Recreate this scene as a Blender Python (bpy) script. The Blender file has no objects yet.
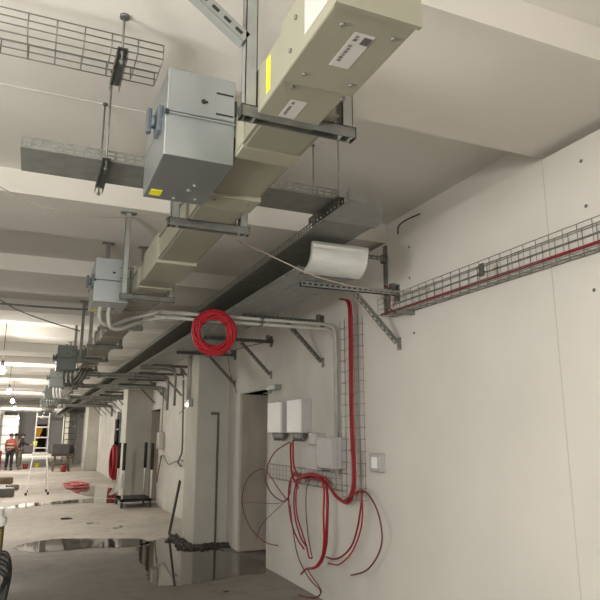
import bpy, bmesh, math, random
from mathutils import Vector, Matrix
random.seed(7)
COL = bpy.context.scene.collection
PI = math.pi
W = 2.766            # face of the right-hand wall
EYE = 1.6

# ------------------------------------------------------------------ camera
F = 615.0
Yd = Vector((-270, 133, F)).normalized()
Zd = Vector((0, -F, 133)).normalized()
Zd = (Zd - Yd * Zd.dot(Yd)).normalized()
Xd = Yd.cross(Zd)
def at(px, py, x=None, y=None, z=None):
    """world point seen at a pixel, on the plane x=, y= or z= (used to lay out cables on the wall)"""
    c = Vector((px - 300, py - 300, F))
    r = Vector((Xd.dot(c), Yd.dot(c), Zd.dot(c)))
    if x is not None: t = x / r.x
    elif y is not None: t = y / r.y
    else: t = (z - EYE) / r.z
    return Vector((r.x * t, r.y * t, r.z * t + EYE))
cam_d = bpy.data.cameras.new('camera')
cam = bpy.data.objects.new('camera', cam_d); COL.objects.link(cam)
cx = Vector((Xd.x, Yd.x, Zd.x)); cy = -Vector((Xd.y, Yd.y, Zd.y)); cz = -Vector((Xd.z, Yd.z, Zd.z))
m = Matrix(((cx.x, cy.x, cz.x, 0), (cx.y, cy.y, cz.y, 0), (cx.z, cy.z, cz.z, EYE), (0, 0, 0, 1)))
cam.matrix_world = m
cam_d.sensor_width = 36.0; cam_d.sensor_height = 36.0; cam_d.lens = F / 600 * 36
cam_d.clip_start = 0.02; cam_d.clip_end = 200
bpy.context.scene.camera = cam

# ------------------------------------------------------------------ materials
def mat(name, col, rough=0.6, metal=0.0, noise=0.0, nscale=4.0, bump=0.0, bscale=60.0, emit=None, estr=0.0, rnoise=0.0, detail=4, spec=None, stretch=None):
    m = bpy.data.materials.new(name); m.use_nodes = True
    nt = m.node_tree; b = nt.nodes['Principled BSDF']
    b.inputs['Base Color'].default_value = (*col, 1); b.inputs['Roughness'].default_value = rough; b.inputs['Metallic'].default_value = metal
    if spec is not None: b.inputs['Specular IOR Level'].default_value = spec
    tc = nt.nodes.new('ShaderNodeTexCoord')
    src = tc.outputs['Object']
    if stretch:
        mp = nt.nodes.new('ShaderNodeMapping'); mp.inputs['Scale'].default_value = stretch
        nt.links.new(src, mp.inputs['Vector']); src = mp.outputs['Vector']
    if noise or rnoise:
        n = nt.nodes.new('ShaderNodeTexNoise'); n.inputs['Scale'].default_value = nscale; n.inputs['Detail'].default_value = detail
        nt.links.new(src, n.inputs['Vector'])
        if noise:
            r = nt.nodes.new('ShaderNodeValToRGB'); e = r.color_ramp.elements
            e[0].position = 0.3; e[1].position = 0.7
            e[0].color = (*[max(0, c * (1 - noise)) for c in col], 1); e[1].color = (*[min(1, c * (1 + noise)) for c in col], 1)
            nt.links.new(n.outputs['Fac'], r.inputs['Fac']); nt.links.new(r.outputs['Color'], b.inputs['Base Color'])
        if rnoise:
            mr = nt.nodes.new('ShaderNodeMapRange'); mr.inputs['From Min'].default_value = 0.3; mr.inputs['From Max'].default_value = 0.7
            mr.inputs['To Min'].default_value = max(0.02, rough - rnoise); mr.inputs['To Max'].default_value = min(1, rough + rnoise)
            nt.links.new(n.outputs['Fac'], mr.inputs['Value']); nt.links.new(mr.outputs['Result'], b.inputs['Roughness'])
    if bump:
        n2 = nt.nodes.new('ShaderNodeTexNoise'); n2.inputs['Scale'].default_value = bscale; n2.inputs['Detail'].default_value = 5
        nt.links.new(src, n2.inputs['Vector'])
        bp = nt.nodes.new('ShaderNodeBump'); bp.inputs['Strength'].default_value = bump; bp.inputs['Distance'].default_value = 0.02
        nt.links.new(n2.outputs['Fac'], bp.inputs['Height']); nt.links.new(bp.outputs['Normal'], b.inputs['Normal'])
    if emit:
        b.inputs['Emission Color'].default_value = (*emit, 1); b.inputs['Emission Strength'].default_value = estr
    return m
M = {}
M['panel'] = mat('gypsum_panel', (0.68, 0.66, 0.62), 0.75, noise=0.05, nscale=1.3, bump=0.06, bscale=25)
M['plaster'] = mat('white_plaster', (0.66, 0.645, 0.61), 0.85, noise=0.09, nscale=1.6, bump=0.15, bscale=14)
M['ceil'] = mat('painted_concrete', (0.70, 0.675, 0.625), 0.85, noise=0.04, nscale=0.9, bump=0.1, bscale=10)
M['column'] = mat('grey_render', (0.56, 0.55, 0.5), 0.85, noise=0.07, nscale=1.5, bump=0.12, bscale=18)
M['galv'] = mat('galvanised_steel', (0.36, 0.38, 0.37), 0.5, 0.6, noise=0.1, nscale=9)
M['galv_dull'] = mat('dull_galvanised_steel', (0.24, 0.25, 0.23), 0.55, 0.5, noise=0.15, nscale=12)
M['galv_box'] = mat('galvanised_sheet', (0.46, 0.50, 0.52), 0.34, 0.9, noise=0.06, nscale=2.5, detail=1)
M['galv_far'] = mat('shaded_grey_sheet', (0.17, 0.19, 0.18), 0.5, 0.5, noise=0.08, nscale=4)  # darker copy of the box sheet, dimmer light on far boxes put into colour
M['galv_bright'] = mat('bright_galvanised_sheet', (0.72, 0.75, 0.74), 0.33, 0.55, noise=0.08, nscale=7, rnoise=0.05, stretch=(1, 3, 3))
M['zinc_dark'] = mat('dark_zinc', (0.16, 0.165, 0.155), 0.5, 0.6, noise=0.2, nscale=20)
M['wire'] = mat('bright_zinc_wire', (0.30, 0.30, 0.285), 0.45, 0.7)
M['bus'] = mat('cream_painted_steel', (0.235, 0.23, 0.178), 0.45, 0.0, noise=0.04, nscale=5)
M['bus_light'] = mat('cream_painted_cover', (0.28, 0.275, 0.212), 0.42, 0.0, noise=0.04, nscale=6)
M['black'] = mat('black_plastic', (0.02, 0.02, 0.02), 0.5, noise=0.3, nscale=20)
M['grey_plastic'] = mat('blue_grey_plastic', (0.085, 0.105, 0.12), 0.45, noise=0.06, nscale=8)
M['yellow'] = mat('yellow_sticker', (0.78, 0.72, 0.03), 0.5, noise=0.05)
M['yellow_paint'] = mat('yellow_green_paint', (0.12, 0.10, 0.02), 0.6, noise=0.2, nscale=9)
M['white_label'] = mat('white_label', (0.52, 0.505, 0.49), 0.5, noise=0.04)
M['ink'] = mat('dark_ink', (0.09, 0.085, 0.08), 0.6, noise=0.1)
M['red_cable'] = mat('red_cable_sheath', (0.34, 0.010, 0.020), 0.55, noise=0.12, nscale=14)
M['red_dark'] = mat('dark_red_cable_sheath', (0.20, 0.012, 0.018), 0.55, noise=0.12, nscale=14)
M['red_bright'] = mat('bright_red_coil', (0.40, 0.008, 0.02), 0.5, noise=0.15, nscale=10, bump=0.4, bscale=90)
M['brown_cable'] = mat('brown_cable_sheath', (0.14, 0.045, 0.04), 0.5, noise=0.15)
M['grey_conduit'] = mat('grey_conduit', (0.42, 0.42, 0.38), 0.5, noise=0.08, nscale=10)
M['white_box'] = mat('white_enamel', (0.9, 0.9, 0.88), 0.4, noise=0.03, nscale=8)
M['offwhite_box'] = mat('offwhite_plastic', (0.47, 0.455, 0.46), 0.45, noise=0.04, nscale=8)
M['string'] = mat('pale_string', (0.38, 0.32, 0.27), 0.7, noise=0.1)
M['door_wood'] = mat('weathered_door_board', (0.46, 0.41, 0.34), 0.7, noise=0.22, nscale=2.6, stretch=(1, 1, 0.6))
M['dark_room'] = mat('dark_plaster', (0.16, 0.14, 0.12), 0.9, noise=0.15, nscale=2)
M['dirt'] = mat('wet_dirt', (0.06, 0.055, 0.045), 0.6, noise=0.4, nscale=14, bump=0.6, bscale=30)
M['alu'] = mat('aluminium', (0.72, 0.70, 0.66), 0.4, 0.4, noise=0.05)
M['grey_end'] = mat('grey_end_wall', (0.62, 0.62, 0.63), 0.8, noise=0.06, nscale=0.7)
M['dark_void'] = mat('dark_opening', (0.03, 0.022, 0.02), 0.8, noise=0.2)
M['orange_sheet'] = mat('orange_yellow_sheet', (0.80, 0.42, 0.02), 0.6, noise=0.1)
M['hivis'] = mat('orange_hi_vis_cloth', (0.24, 0.05, 0.03), 0.7, noise=0.15, nscale=12)
M['reflect'] = mat('reflective_tape', (0.55, 0.5, 0.42), 0.4, noise=0.05)
M['dark_cloth'] = mat('dark_cloth', (0.022, 0.022, 0.027), 0.85, noise=0.3, nscale=10)
M['grey_cloth'] = mat('grey_cloth', (0.16, 0.14, 0.12), 0.85, noise=0.2, nscale=10)
M['pink_cloth'] = mat('pale_pink_cloth', (0.5, 0.36, 0.33), 0.85, noise=0.15, nscale=10)
M['skin'] = mat('skin', (0.45, 0.26, 0.18), 0.55, noise=0.06)
M['hair'] = mat('dark_hair', (0.02, 0.015, 0.012), 0.6, noise=0.3)
M['lime'] = mat('lime_cloth', (0.55, 0.55, 0.05), 0.7, noise=0.1)
M['red_plastic'] = mat('red_plastic', (0.30, 0.03, 0.02), 0.5, noise=0.1)
M['pink_bundle'] = mat('pinkish_red_tubing', (0.8, 0.26, 0.28), 0.5, noise=0.1)
M['timber'] = mat('site_timber', (0.17, 0.12, 0.08), 0.75, noise=0.2, nscale=7, stretch=(1, 6, 6))
M['grey_paint'] = mat('grey_machine_paint', (0.11, 0.11, 0.105), 0.5, noise=0.1)
M['film'] = mat('white_plastic_film', (0.75, 0.74, 0.72), 0.35, noise=0.08, bump=0.5, bscale=8)
M['foam'] = mat('dark_foam_sleeve', (0.035, 0.035, 0.035), 0.9, noise=0.2)
M['glow'] = mat('lit_bulb_glass', (1, 0.93, 0.8), 0.3, emit=(1.0, 0.88, 0.68), estr=40, noise=0.01)
M['glow_small'] = mat('lit_lens', (1, 0.95, 0.85), 0.3, emit=(1.0, 0.92, 0.75), estr=5, noise=0.01)

def floor_material():
    m = bpy.data.materials.new('dusty_screed'); m.use_nodes = True
    nt = m.node_tree; b = nt.nodes['Principled BSDF']; L = nt.links
    tc = nt.nodes.new('ShaderNodeTexCoord')
    n1 = nt.nodes.new('ShaderNodeTexNoise'); n1.inputs['Scale'].default_value = 0.55; n1.inputs['Detail'].default_value = 6; n1.inputs['Roughness'].default_value = 0.62
    n2 = nt.nodes.new('ShaderNodeTexNoise'); n2.inputs['Scale'].default_value = 5; n2.inputs['Detail'].default_value = 6
    L.new(tc.outputs['Object'], n1.inputs['Vector']); L.new(tc.outputs['Object'], n2.inputs['Vector'])
    r = nt.nodes.new('ShaderNodeValToRGB'); e = r.color_ramp.elements
    e[0].position = 0.32; e[0].color = (0.40, 0.365, 0.32, 1); e[1].position = 0.62; e[1].color = (0.60, 0.56, 0.51, 1)
    L.new(n1.outputs['Fac'], r.inputs['Fac'])
    r2 = nt.nodes.new('ShaderNodeValToRGB'); e = r2.color_ramp.elements
    e[0].position = 0.3; e[0].color = (0.72, 0.72, 0.72, 1); e[1].position = 0.5; e[1].color = (1, 1, 1, 1)
    L.new(n2.outputs['Fac'], r2.inputs['Fac'])
    mx = nt.nodes.new('ShaderNodeMix'); mx.data_type = 'RGBA'; mx.blend_type = 'MULTIPLY'; mx.inputs['Factor'].default_value = 0.7
    L.new(r.outputs['Color'], mx.inputs[6]); L.new(r2.outputs['Color'], mx.inputs[7])
    # screed coloured darker on the near side of the puddles, ragged edge
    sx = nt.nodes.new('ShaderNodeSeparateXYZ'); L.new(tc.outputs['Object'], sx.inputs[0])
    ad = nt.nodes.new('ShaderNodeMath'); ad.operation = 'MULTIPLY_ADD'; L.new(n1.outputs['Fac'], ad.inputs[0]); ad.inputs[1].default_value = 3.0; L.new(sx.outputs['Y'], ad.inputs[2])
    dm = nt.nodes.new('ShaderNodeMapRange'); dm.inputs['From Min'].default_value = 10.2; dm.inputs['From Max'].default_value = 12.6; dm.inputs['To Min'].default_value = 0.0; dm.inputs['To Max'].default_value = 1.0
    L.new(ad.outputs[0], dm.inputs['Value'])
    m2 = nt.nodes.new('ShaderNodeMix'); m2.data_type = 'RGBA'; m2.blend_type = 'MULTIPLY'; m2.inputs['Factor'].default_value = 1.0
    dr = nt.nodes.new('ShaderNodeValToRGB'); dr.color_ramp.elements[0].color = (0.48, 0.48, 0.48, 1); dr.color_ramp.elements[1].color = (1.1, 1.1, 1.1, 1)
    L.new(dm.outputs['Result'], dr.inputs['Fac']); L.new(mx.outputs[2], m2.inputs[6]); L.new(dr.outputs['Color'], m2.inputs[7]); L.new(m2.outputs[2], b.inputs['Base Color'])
    mr = nt.nodes.new('ShaderNodeMapRange'); mr.inputs['From Min'].default_value = 0.3; mr.inputs['From Max'].default_value = 0.6
    mr.inputs['To Min'].default_value = 0.55; mr.inputs['To Max'].default_value = 0.85
    L.new(n1.outputs['Fac'], mr.inputs['Value']); L.new(mr.outputs['Result'], b.inputs['Roughness'])
    bp = nt.nodes.new('ShaderNodeBump'); bp.inputs['Strength'].default_value = 0.25; bp.inputs['Distance'].default_value = 0.03
    L.new(n2.outputs['Fac'], bp.inputs['Height']); L.new(bp.outputs['Normal'], b.inputs['Normal'])
    return m
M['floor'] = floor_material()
def water_material():
    m = bpy.data.materials.new('puddle_water'); m.use_nodes = True
    nt = m.node_tree; b = nt.nodes['Principled BSDF']
    b.inputs['Base Color'].default_value = (0.075, 0.066, 0.055, 1); b.inputs['Roughness'].default_value = 0.04
    b.inputs['IOR'].default_value = 1.6; b.inputs['Specular IOR Level'].default_value = 0.9
    n = nt.nodes.new('ShaderNodeTexNoise'); n.inputs['Scale'].default_value = 2.0
    tc = nt.nodes.new('ShaderNodeTexCoord'); nt.links.new(tc.outputs['Object'], n.inputs['Vector'])
    bp = nt.nodes.new('ShaderNodeBump'); bp.inputs['Strength'].default_value = 0.02; bp.inputs['Distance'].default_value = 0.01
    nt.links.new(n.outputs['Fac'], bp.inputs['Height']); nt.links.new(bp.outputs['Normal'], b.inputs['Normal'])
    return m
M['water'] = water_material()

# ------------------------------------------------------------------ mesh builder
class MB:
    def __init__(s): s.v = []; s.f = []; s.sm = []
    def quad(s, *p, smooth=False):
        i = len(s.v); s.v += [tuple(q) for q in p]; s.f.append(tuple(range(i, i + len(p)))); s.sm.append(smooth); return s
    def box(s, a, b, mtx=None):
        x0, x1 = sorted((a[0], b[0])); y0, y1 = sorted((a[1], b[1])); z0, z1 = sorted((a[2], b[2]))
        p = [(x0,y0,z0),(x1,y0,z0),(x1,y1,z0),(x0,y1,z0),(x0,y0,z1),(x1,y0,z1),(x1,y1,z1),(x0,y1,z1)]
        if mtx is not None: p = [tuple(mtx @ Vector(q)) for q in p]
        i = len(s.v); s.v += p
        for f in ((0,3,2,1),(4,5,6,7),(0,1,5,4),(1,2,6,5),(2,3,7,6),(3,0,4,7)): s.f.append(tuple(i + k for k in f)); s.sm.append(False)
        return s
    def bbox(s, a, b, c=0.004):
        """box with chamfered vertical+horizontal edges (all twelve)"""
        bm = bmesh.new(); bmesh.ops.create_cube(bm, size=1)
        for v in bm.verts:
            v.co = Vector(((a[0]+b[0])/2 + v.co.x*abs(b[0]-a[0]), (a[1]+b[1])/2 + v.co.y*abs(b[1]-a[1]), (a[2]+b[2])/2 + v.co.z*abs(b[2]-a[2])))
        bmesh.ops.bevel(bm, geom=list(bm.edges), offset=c, segments=2, affect='EDGES', profile=0.5)
        i = len(s.v); bm.verts.index_update(); s.v += [tuple(v.co) for v in bm.verts]
        for f in bm.faces: s.f.append(tuple(i + v.index for v in f.verts)); s.sm.append(False)
        bm.free(); return s
    def bar(s, p, q, w, h, up=(0, 0, 1)):
        p = Vector(p); q = Vector(q); d = (q - p).normalized(); u = Vector(up)
        sd = d.cross(u)
        if sd.length < 1e-4: sd = d.cross(Vector((1, 0, 0)))
        sd.normalize(); u = sd.cross(d).normalized()
        i = len(s.v)
        for c in (p, q):
            for a, b in ((-1,-1),(1,-1),(1,1),(-1,1)): s.v.append(tuple(c + sd*a*w/2 + u*b*h/2))
        for f in ((0,3,2,1),(4,5,6,7),(0,1,5,4),(1,2,6,5),(2,3,7,6),(3,0,4,7)): s.f.append(tuple(i + k for k in f)); s.sm.append(False)
        return s
    def tube(s, pts, r, n=6, closed=False, cap=True):
        pts = [Vector(p) for p in pts]; N = len(pts); i0 = len(s.v)
        rr = r if isinstance(r, (list, tuple)) else [r] * N
        pu = None
        for k in range(N):
            if closed: d = pts[(k+1) % N] - pts[k-1]
            else: d = pts[min(k+1, N-1)] - pts[max(k-1, 0)]
            d.normalize()
            if pu is None:
                pu = d.cross(Vector((0, 0, 1)))
                if pu.length < 0.1: pu = d.cross(Vector((1, 0, 0)))
            else:
                pu = pu - d * pu.dot(d)
                if pu.length < 1e-5: pu = d.cross(Vector((0.3, 1, 0.2)))
            pu.normalize(); w = d.cross(pu)
            for j in range(n):
                a = 2 * PI * j / n
                s.v.append(tuple(pts[k] + (pu * math.cos(a) + w * math.sin(a)) * rr[k]))
        for k in range(N if closed else N - 1):
            k2 = (k + 1) % N
            for j in range(n):
                j2 = (j + 1) % n
                s.f.append((i0+k*n+j, i0+k*n+j2, i0+k2*n+j2, i0+k2*n+j)); s.sm.append(n > 4)
        if cap and not closed:
            s.f.append(tuple(i0 + j for j in reversed(range(n)))); s.f.append(tuple(i0 + (N-1)*n + j for j in range(n))); s.sm += [False, False]
        return s
    def cyl(s, p, q, r, n=14, r2=None): return s.tube([p, q], [r, r if r2 is None else r2], n)
    def lathe(s, c, prof, n=16, axis='z'):
        i0 = len(s.v); c = Vector(c)
        for (r, h) in prof:
            for j in range(n):
                a = 2*PI*j/n; x, y = r*math.cos(a), r*math.sin(a)
                o = (x, y, h) if axis == 'z' else ((h, x, y) if axis == 'x' else (x, h, y))
                s.v.append(tuple(c + Vector(o)))
        for k in range(len(prof)-1):
            for j in range(n):
                j2 = (j+1) % n; s.f.append((i0+k*n+j, i0+k*n+j2, i0+(k+1)*n+j2, i0+(k+1)*n+j)); s.sm.append(True)
        return s
    def plate(s, o, u, v, lu, lv, t=0.002, slots=None):
        """sheet o + a*u + b*v with real slot holes; slots = (pitch_u, len_u, [v centres], slot_h)"""
        o = Vector(o); u = Vector(u).normalized(); v = Vector(v).normalized(); nrm = u.cross(v)
        us = [0.0]; vs = [0.0]
        if slots:
            pu, sl, vc, sh = slots
            k = 0
            while (k + 1) * pu <= lu:
                a = k*pu + (pu-sl)/2; us += [a, a+sl]; k += 1
            for c in vc: vs += [c - sh/2, c + sh/2]
        us.append(lu); vs.append(lv)
        for a in range(len(us)-1):
            for b in range(len(vs)-1):
                if slots and a % 2 == 1 and b % 2 == 1 and a < len(us)-1: continue
                P = lambda aa, bb, k: o + u*us[aa] + v*vs[bb] + nrm*(t*k)
                s.quad(P(a,b,0.5), P(a+1,b,0.5), P(a+1,b+1,0.5), P(a,b+1,0.5))
                s.quad(P(a,b+1,-0.5), P(a+1,b+1,-0.5), P(a+1,b,-0.5), P(a,b,-0.5))
        return s
    def obj(s, name, m, parent=None, label=None, kind=None):
        me = bpy.data.meshes.new(name); me.from_pydata(s.v, [], s.f); me.materials.append(M[m] if isinstance(m, str) else m)
        for p, sm in zip(me.polygons, s.sm): p.use_smooth = sm
        me.update(); o = bpy.data.objects.new(name, me); COL.objects.link(o)
        if parent is not None: o.parent = parent; o.matrix_parent_inverse = PAR.get(parent.name, Matrix()).inverted() if False else Matrix()
        if label: o['label'] = label
        if kind: o['kind'] = kind
        return o
PAR = {}
def thing(name, label, cat, loc=(0, 0, 0), group=None, rotz=0):
    o = bpy.data.objects.new(name, None); o.empty_display_size = 0.05; COL.objects.link(o); o.location = loc; o.rotation_euler = (0, 0, rotz)
    o['label'] = label; o['category'] = cat
    if group: o['group'] = group
    return o
def tag(o, label, cat, group=None, kind=None):
    o['label'] = label; o['category'] = cat
    if group: o['group'] = group
    if kind: o['kind'] = kind
    return o
def copy_tree(o, parent=None):
    c = o.copy(); COL.objects.link(c)
    if parent is not None: c.parent = parent
    for ch in list(o.children): copy_tree(ch, c)
    return c
def struct(name, mb, m):
    o = mb.obj(name, m); o['kind'] = 'structure'; return o
def smooth(pts, n=6):
    """Catmull-Rom through points"""
    P = [Vector(p) for p in pts]; out = []
    Q = [P[0]*2 - P[1]] + P + [P[-1]*2 - P[-2]]
    for i in range(1, len(Q)-2):
        a, b, c, d = Q[i-1], Q[i], Q[i+1], Q[i+2]
        for k in range(n):
            t = k/n
            out.append(0.5*((2*b) + (c-a)*t + (2*a-5*b+4*c-d)*t*t + (3*b-a-3*c+d)*t**3))
    out.append(P[-1]); return out

# ------------------------------------------------------------------ the setting
XL, YB, YE, ZC, ZS = -2.4, -5.0, 60.0, 3.48, 3.30
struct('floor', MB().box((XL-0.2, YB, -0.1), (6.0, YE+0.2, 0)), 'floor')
struct('ceiling', MB().box((XL-0.2, YB, ZC), (W+0.4, YE+0.2, ZC+0.2)), 'ceil')
# thin pale casting joint in the first bay
fronts = [-1.03, 1.81, 4.65, 7.05, 9.5, 11.9] + [14.3 + 2.4*k for k in range(19)]
for i, y0 in enumerate(fronts):
    wd = 0.92 if i < 4 else 0.9
    mb = MB().box((XL, y0, ZS), (W+0.1, y0+wd, ZC+0.02))
    struct('ceiling_beam', mb, 'ceil')
struct('trim_1', MB().box((XL, 3.455, ZC-0.004), (0.62, 3.470, ZC+0.01)), M['plaster'])
# right wall, lining boards to 3.25 and the wall proper behind it
DO = [(7.49, 8.62, 2.15), (14.75, 15.95, 2.15), (21.9, 23.2, 2.12), (33.5, 34.8, 2.1)]
def wall_run(y0, y1, x0, x1, ztop, holes):
    mb = MB(); y = y0
    for a, b, h in holes:
        mb.box((x0, y, 0), (x1, a, ztop)); mb.box((x0, a, h), (x1, b, ztop)); y = b
    mb.box((x0, y, 0), (x1, y1, ztop)); return mb
struct('wall_right', MB().box((W, YB, 0), (W+0.104, 2.652, 3.25)), 'panel')
struct('wall_right_board', MB().box((W, 2.66, 0), (W+0.104, 4.99, 3.25)), 'panel')
wr = struct('wall_right_bay', wall_run(4.99, YE, W+0.012, W+0.104, 3.25, DO), 'plaster')
struct('wall_right_backing', wall_run(YB, YE, W+0.104, W+0.3, 3.6, [(a, b, h) for a, b, h in DO]), M['ceil'])
struct('trim_2', MB().box((W-0.0006, 2.652, 0), (W+0.05, 2.66, 3.25)), M['column'])
# shallow rooms behind the openings
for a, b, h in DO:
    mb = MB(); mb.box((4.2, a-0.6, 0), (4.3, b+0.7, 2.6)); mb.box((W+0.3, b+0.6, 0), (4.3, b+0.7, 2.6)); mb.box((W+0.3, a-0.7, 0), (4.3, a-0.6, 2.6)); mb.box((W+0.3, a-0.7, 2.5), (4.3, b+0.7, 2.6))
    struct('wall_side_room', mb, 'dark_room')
struct('wall_left', MB().box((XL-0.2, YB, 0), (XL, YE, 3.6)), 'plaster')
struct('wall_back', MB().box((XL, YB-0.2, 0), (W+0.3, YB, 3.6)), 'plaster')
mb = MB(); ex0, ex1 = 0.55, 1.35
mb.box((XL, YE, 0), (ex0, YE+0.2, 3.6)); mb.box((ex1, YE, 0), (W+0.3, YE+0.2, 3.6)); mb.box((ex0, YE, 2.35), (ex1, YE+0.2, 3.6))
struct('wall_end', mb, 'grey_end')
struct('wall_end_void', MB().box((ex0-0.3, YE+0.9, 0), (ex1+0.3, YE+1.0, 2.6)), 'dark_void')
# screw heads/holes on the lining boards
for (px, py) in ((581, 161), (586, 206), (409, 247), (409.5, 278), (594, 290), (414, 333)):
    p = at(px, py, x=W-0.001)
    host = bpy.data.objects['wall_right'] if p.y < 2.65 else bpy.data.objects['wall_right_board']
    MB().lathe(p, [(0.0001, -0.004), (0.008, -0.004), (0.011, 0.0), (0.011, 0.002)], 10, 'x').obj('screw_plug', 'zinc_dark', host)
# columns
def column(y0, y1, xf, xb=W+0.02, dirt=True):
    mb = MB().bbox((xf, y0, 0), (xb, y1, ZS+0.02), 0.012)
    return struct('column', mb, 'column')
column(9.25, 10.0, 2.29); column(15.97, 16.75, 2.17); column(29.0, 30.6, 2.3); column(42.5, 43.3, 2.25); column(50, 50.8, 2.25)
for y in (30, 38, 46, 54): struct('column', MB().bbox((XL-0.02, y, 0), (XL+0.45, y+0.8, ZS+0.02), 0.012), 'plaster')
# pale boarded bays beyond the third column
for y, w in ((33.0, 0.3), (37.5, 0.35), (46.5, 0.35)):
    struct('trim_3', MB().box((2.45, y, 0), (W+0.02, y+w, 3.2)), 'plaster')
# dirt kicked up round the foot of the first column
mb = MB(); random.seed(3)
for k in range(300):
    if k % 3: c = Vector((random.uniform(2.14, 2.80), 9.25 - abs(random.gauss(0.06, 0.09)) - 0.03, 0))
    else: c = Vector((2.28 - abs(random.gauss(0.05, 0.06)) - 0.02, random.uniform(9.15, 10.2), 0))
    q = random.uniform(0.014, 0.045); bm = bmesh.new(); bmesh.ops.create_icosphere(bm, subdivisions=1, radius=1)
    i = len(mb.v); bm.verts.index_update()
    for v in bm.verts:
        j = random.uniform(0.7, 1.25); mb.v.append((min(c.x + v.co.x*q*1.3*j, 99), min(c.y + v.co.y*q*j, 9.245 if c.x > 2.27 else 99), max(0.001, c.z + (v.co.z*0.8+0.35)*q*j)))
    mb.f += [tuple(i + v.index for v in f.verts) for f in bm.faces]; mb.sm += [True]*len(bm.faces); bm.free()
tag(mb.obj('dirt_heap', 'dirt'), 'dark wet dirt heaped around the foot of the big nearest column', 'dirt', kind='stuff')

# ------------------------------------------------------------------ doors in the right wall
def door_leaf(name, hx, y, length, h, label):
    t = thing(name, label, 'door', (hx, y, 0)); t['kind'] = 'structure'
    MB().bbox((0, -0.045, 0.012), (length, 0, h), 0.004).obj('door_panel', 'door_wood', t)
    MB().box((0.10, -0.052, 1.15), (length-0.1, -0.045, h-0.14)).box((0.10, -0.052, 0.2), (length-0.1, -0.045, 1.0)).obj('door_infill', 'door_wood', t)
    MB().cyl((length-0.07, -0.045, 1.03), (length-0.07, -0.10, 1.03), 0.011).bar((length-0.07, -0.10, 1.03), (length-0.19, -0.10, 1.03), 0.018, 0.018).obj('door_handle', 'galv_dull', t)
    return t
d1 = door_leaf('door_1', W+0.004, 8.60, 0.86, 2.145, 'weathered grey brown door standing open in the nearest doorway')
d2 = door_leaf('door_2', W+0.004, 15.93, 0.86, 2.145, 'grey brown door standing open in the second doorway beside white column')
for i, (a, b, h) in enumerate(DO[:3]):
    mb = MB(); mb.box((W-0.004, b, 0), (W+0.3, b+0.02, h)); mb.box((W-0.004, a-0.02, 0), (W+0.3, a, h)); mb.box((W-0.004, a-0.02, h), (W+0.3, b+0.02, h+0.02))
    struct('trim_%d' % (4+i), mb, 'column')

# ------------------------------------------------------------------ puddles
def puddle(pts, label, jag=0.05, seed=1):
    random.seed(seed); P = smooth([(x, y, 0) for x, y in pts] + [(*pts[0], 0)], 10)[:-1]
    c = sum(P, Vector()) / len(P); mb = MB(); ps = []
    for p in P:
        d = (p - c); ps.append(c + d * (1 + random.uniform(-jag, jag)))
    i = len(mb.v); mb.v += [(p.x, p.y, 0.004) for p in ps]; mb.f.append(tuple(range(i, i+len(ps)))); mb.sm.append(False)
    o = mb.obj('puddle', 'water')
    return tag(o, label, 'puddle')
def gp(px, py): p = at(px, py, z=0.004); return (p.x, p.y)
puddle([gp(*q) for q in ((136, 548), (150, 541), (176, 537), (200, 541), (222, 550), (262, 561), (266, 568), (262, 573), (238, 575), (205, 582), (172, 586), (150, 583), (146, 570), (140, 560))], 'large wet puddle reflecting the nearest column at its foot', 0.03, 2)
puddle([gp(*q) for q in ((12, 548), (28, 543), (55, 539), (100, 538.5), (140, 539), (150, 543), (128, 547), (90, 548), (60, 551), (30, 552))], 'long dark puddle across the floor left of the column puddle', 0.03, 5)
puddle([gp(*q) for q in ((6, 508), (25, 503.5), (60, 501), (90, 498.5), (112, 499), (117, 503), (80, 503), (40, 505.5), (15, 510))], 'thin strip of water across the floor before the ladder', 0.03, 8)
puddle([gp(*q) for q in ((68, 489), (85, 486), (105, 487), (120, 491), (118, 498), (95, 497), (78, 494))], 'shallow puddle beside the pinkish tubing and platform trolley', 0.04, 9)
for pts, lb in (([(60, 518), (70, 517.5), (72, 519), (62, 519.6)], 'small wet patch on the pale floor, left one of three between the puddles'),
                ([(86, 522.6), (98, 521.5), (99, 523), (88, 524)], 'small wet patch on the pale floor, middle one of three between the puddles'),
                ([(112, 528), (121, 525), (122, 527), (115, 529)], 'small wet patch on the pale floor, right one of three between the puddles')):
    puddle([gp(*q) for q in pts], lb, 0.04, 12)
# scuffs: small dark clods lying on the screed
random.seed(11)
for (px, py, s) in ((226, 592, 0.022),):
    c = at(px, py, z=0.0); mb = MB(); n = 9
    bm = bmesh.new(); bmesh.ops.create_icosphere(bm, subdivisions=2, radius=1)
    for v in bm.verts:
        k = 1 + random.uniform(-0.25, 0.25); v.co = Vector((v.co.x*s*1.6*k, v.co.y*s*k, max(0, v.co.z)*s*0.6*k))
    bm.verts.index_update(); mb.v = [tuple(v.co) for v in bm.verts]; mb.f = [tuple(v.index for v in f.verts) for f in bm.faces]; mb.sm = [True]*len(mb.f); bm.free()
    o = mb.obj('mortar_clod', 'dirt'); o.location = (c.x, c.y, 0.001)
    tag(o, 'small dark clod on the floor left of the hanging red cables', 'debris')

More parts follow.
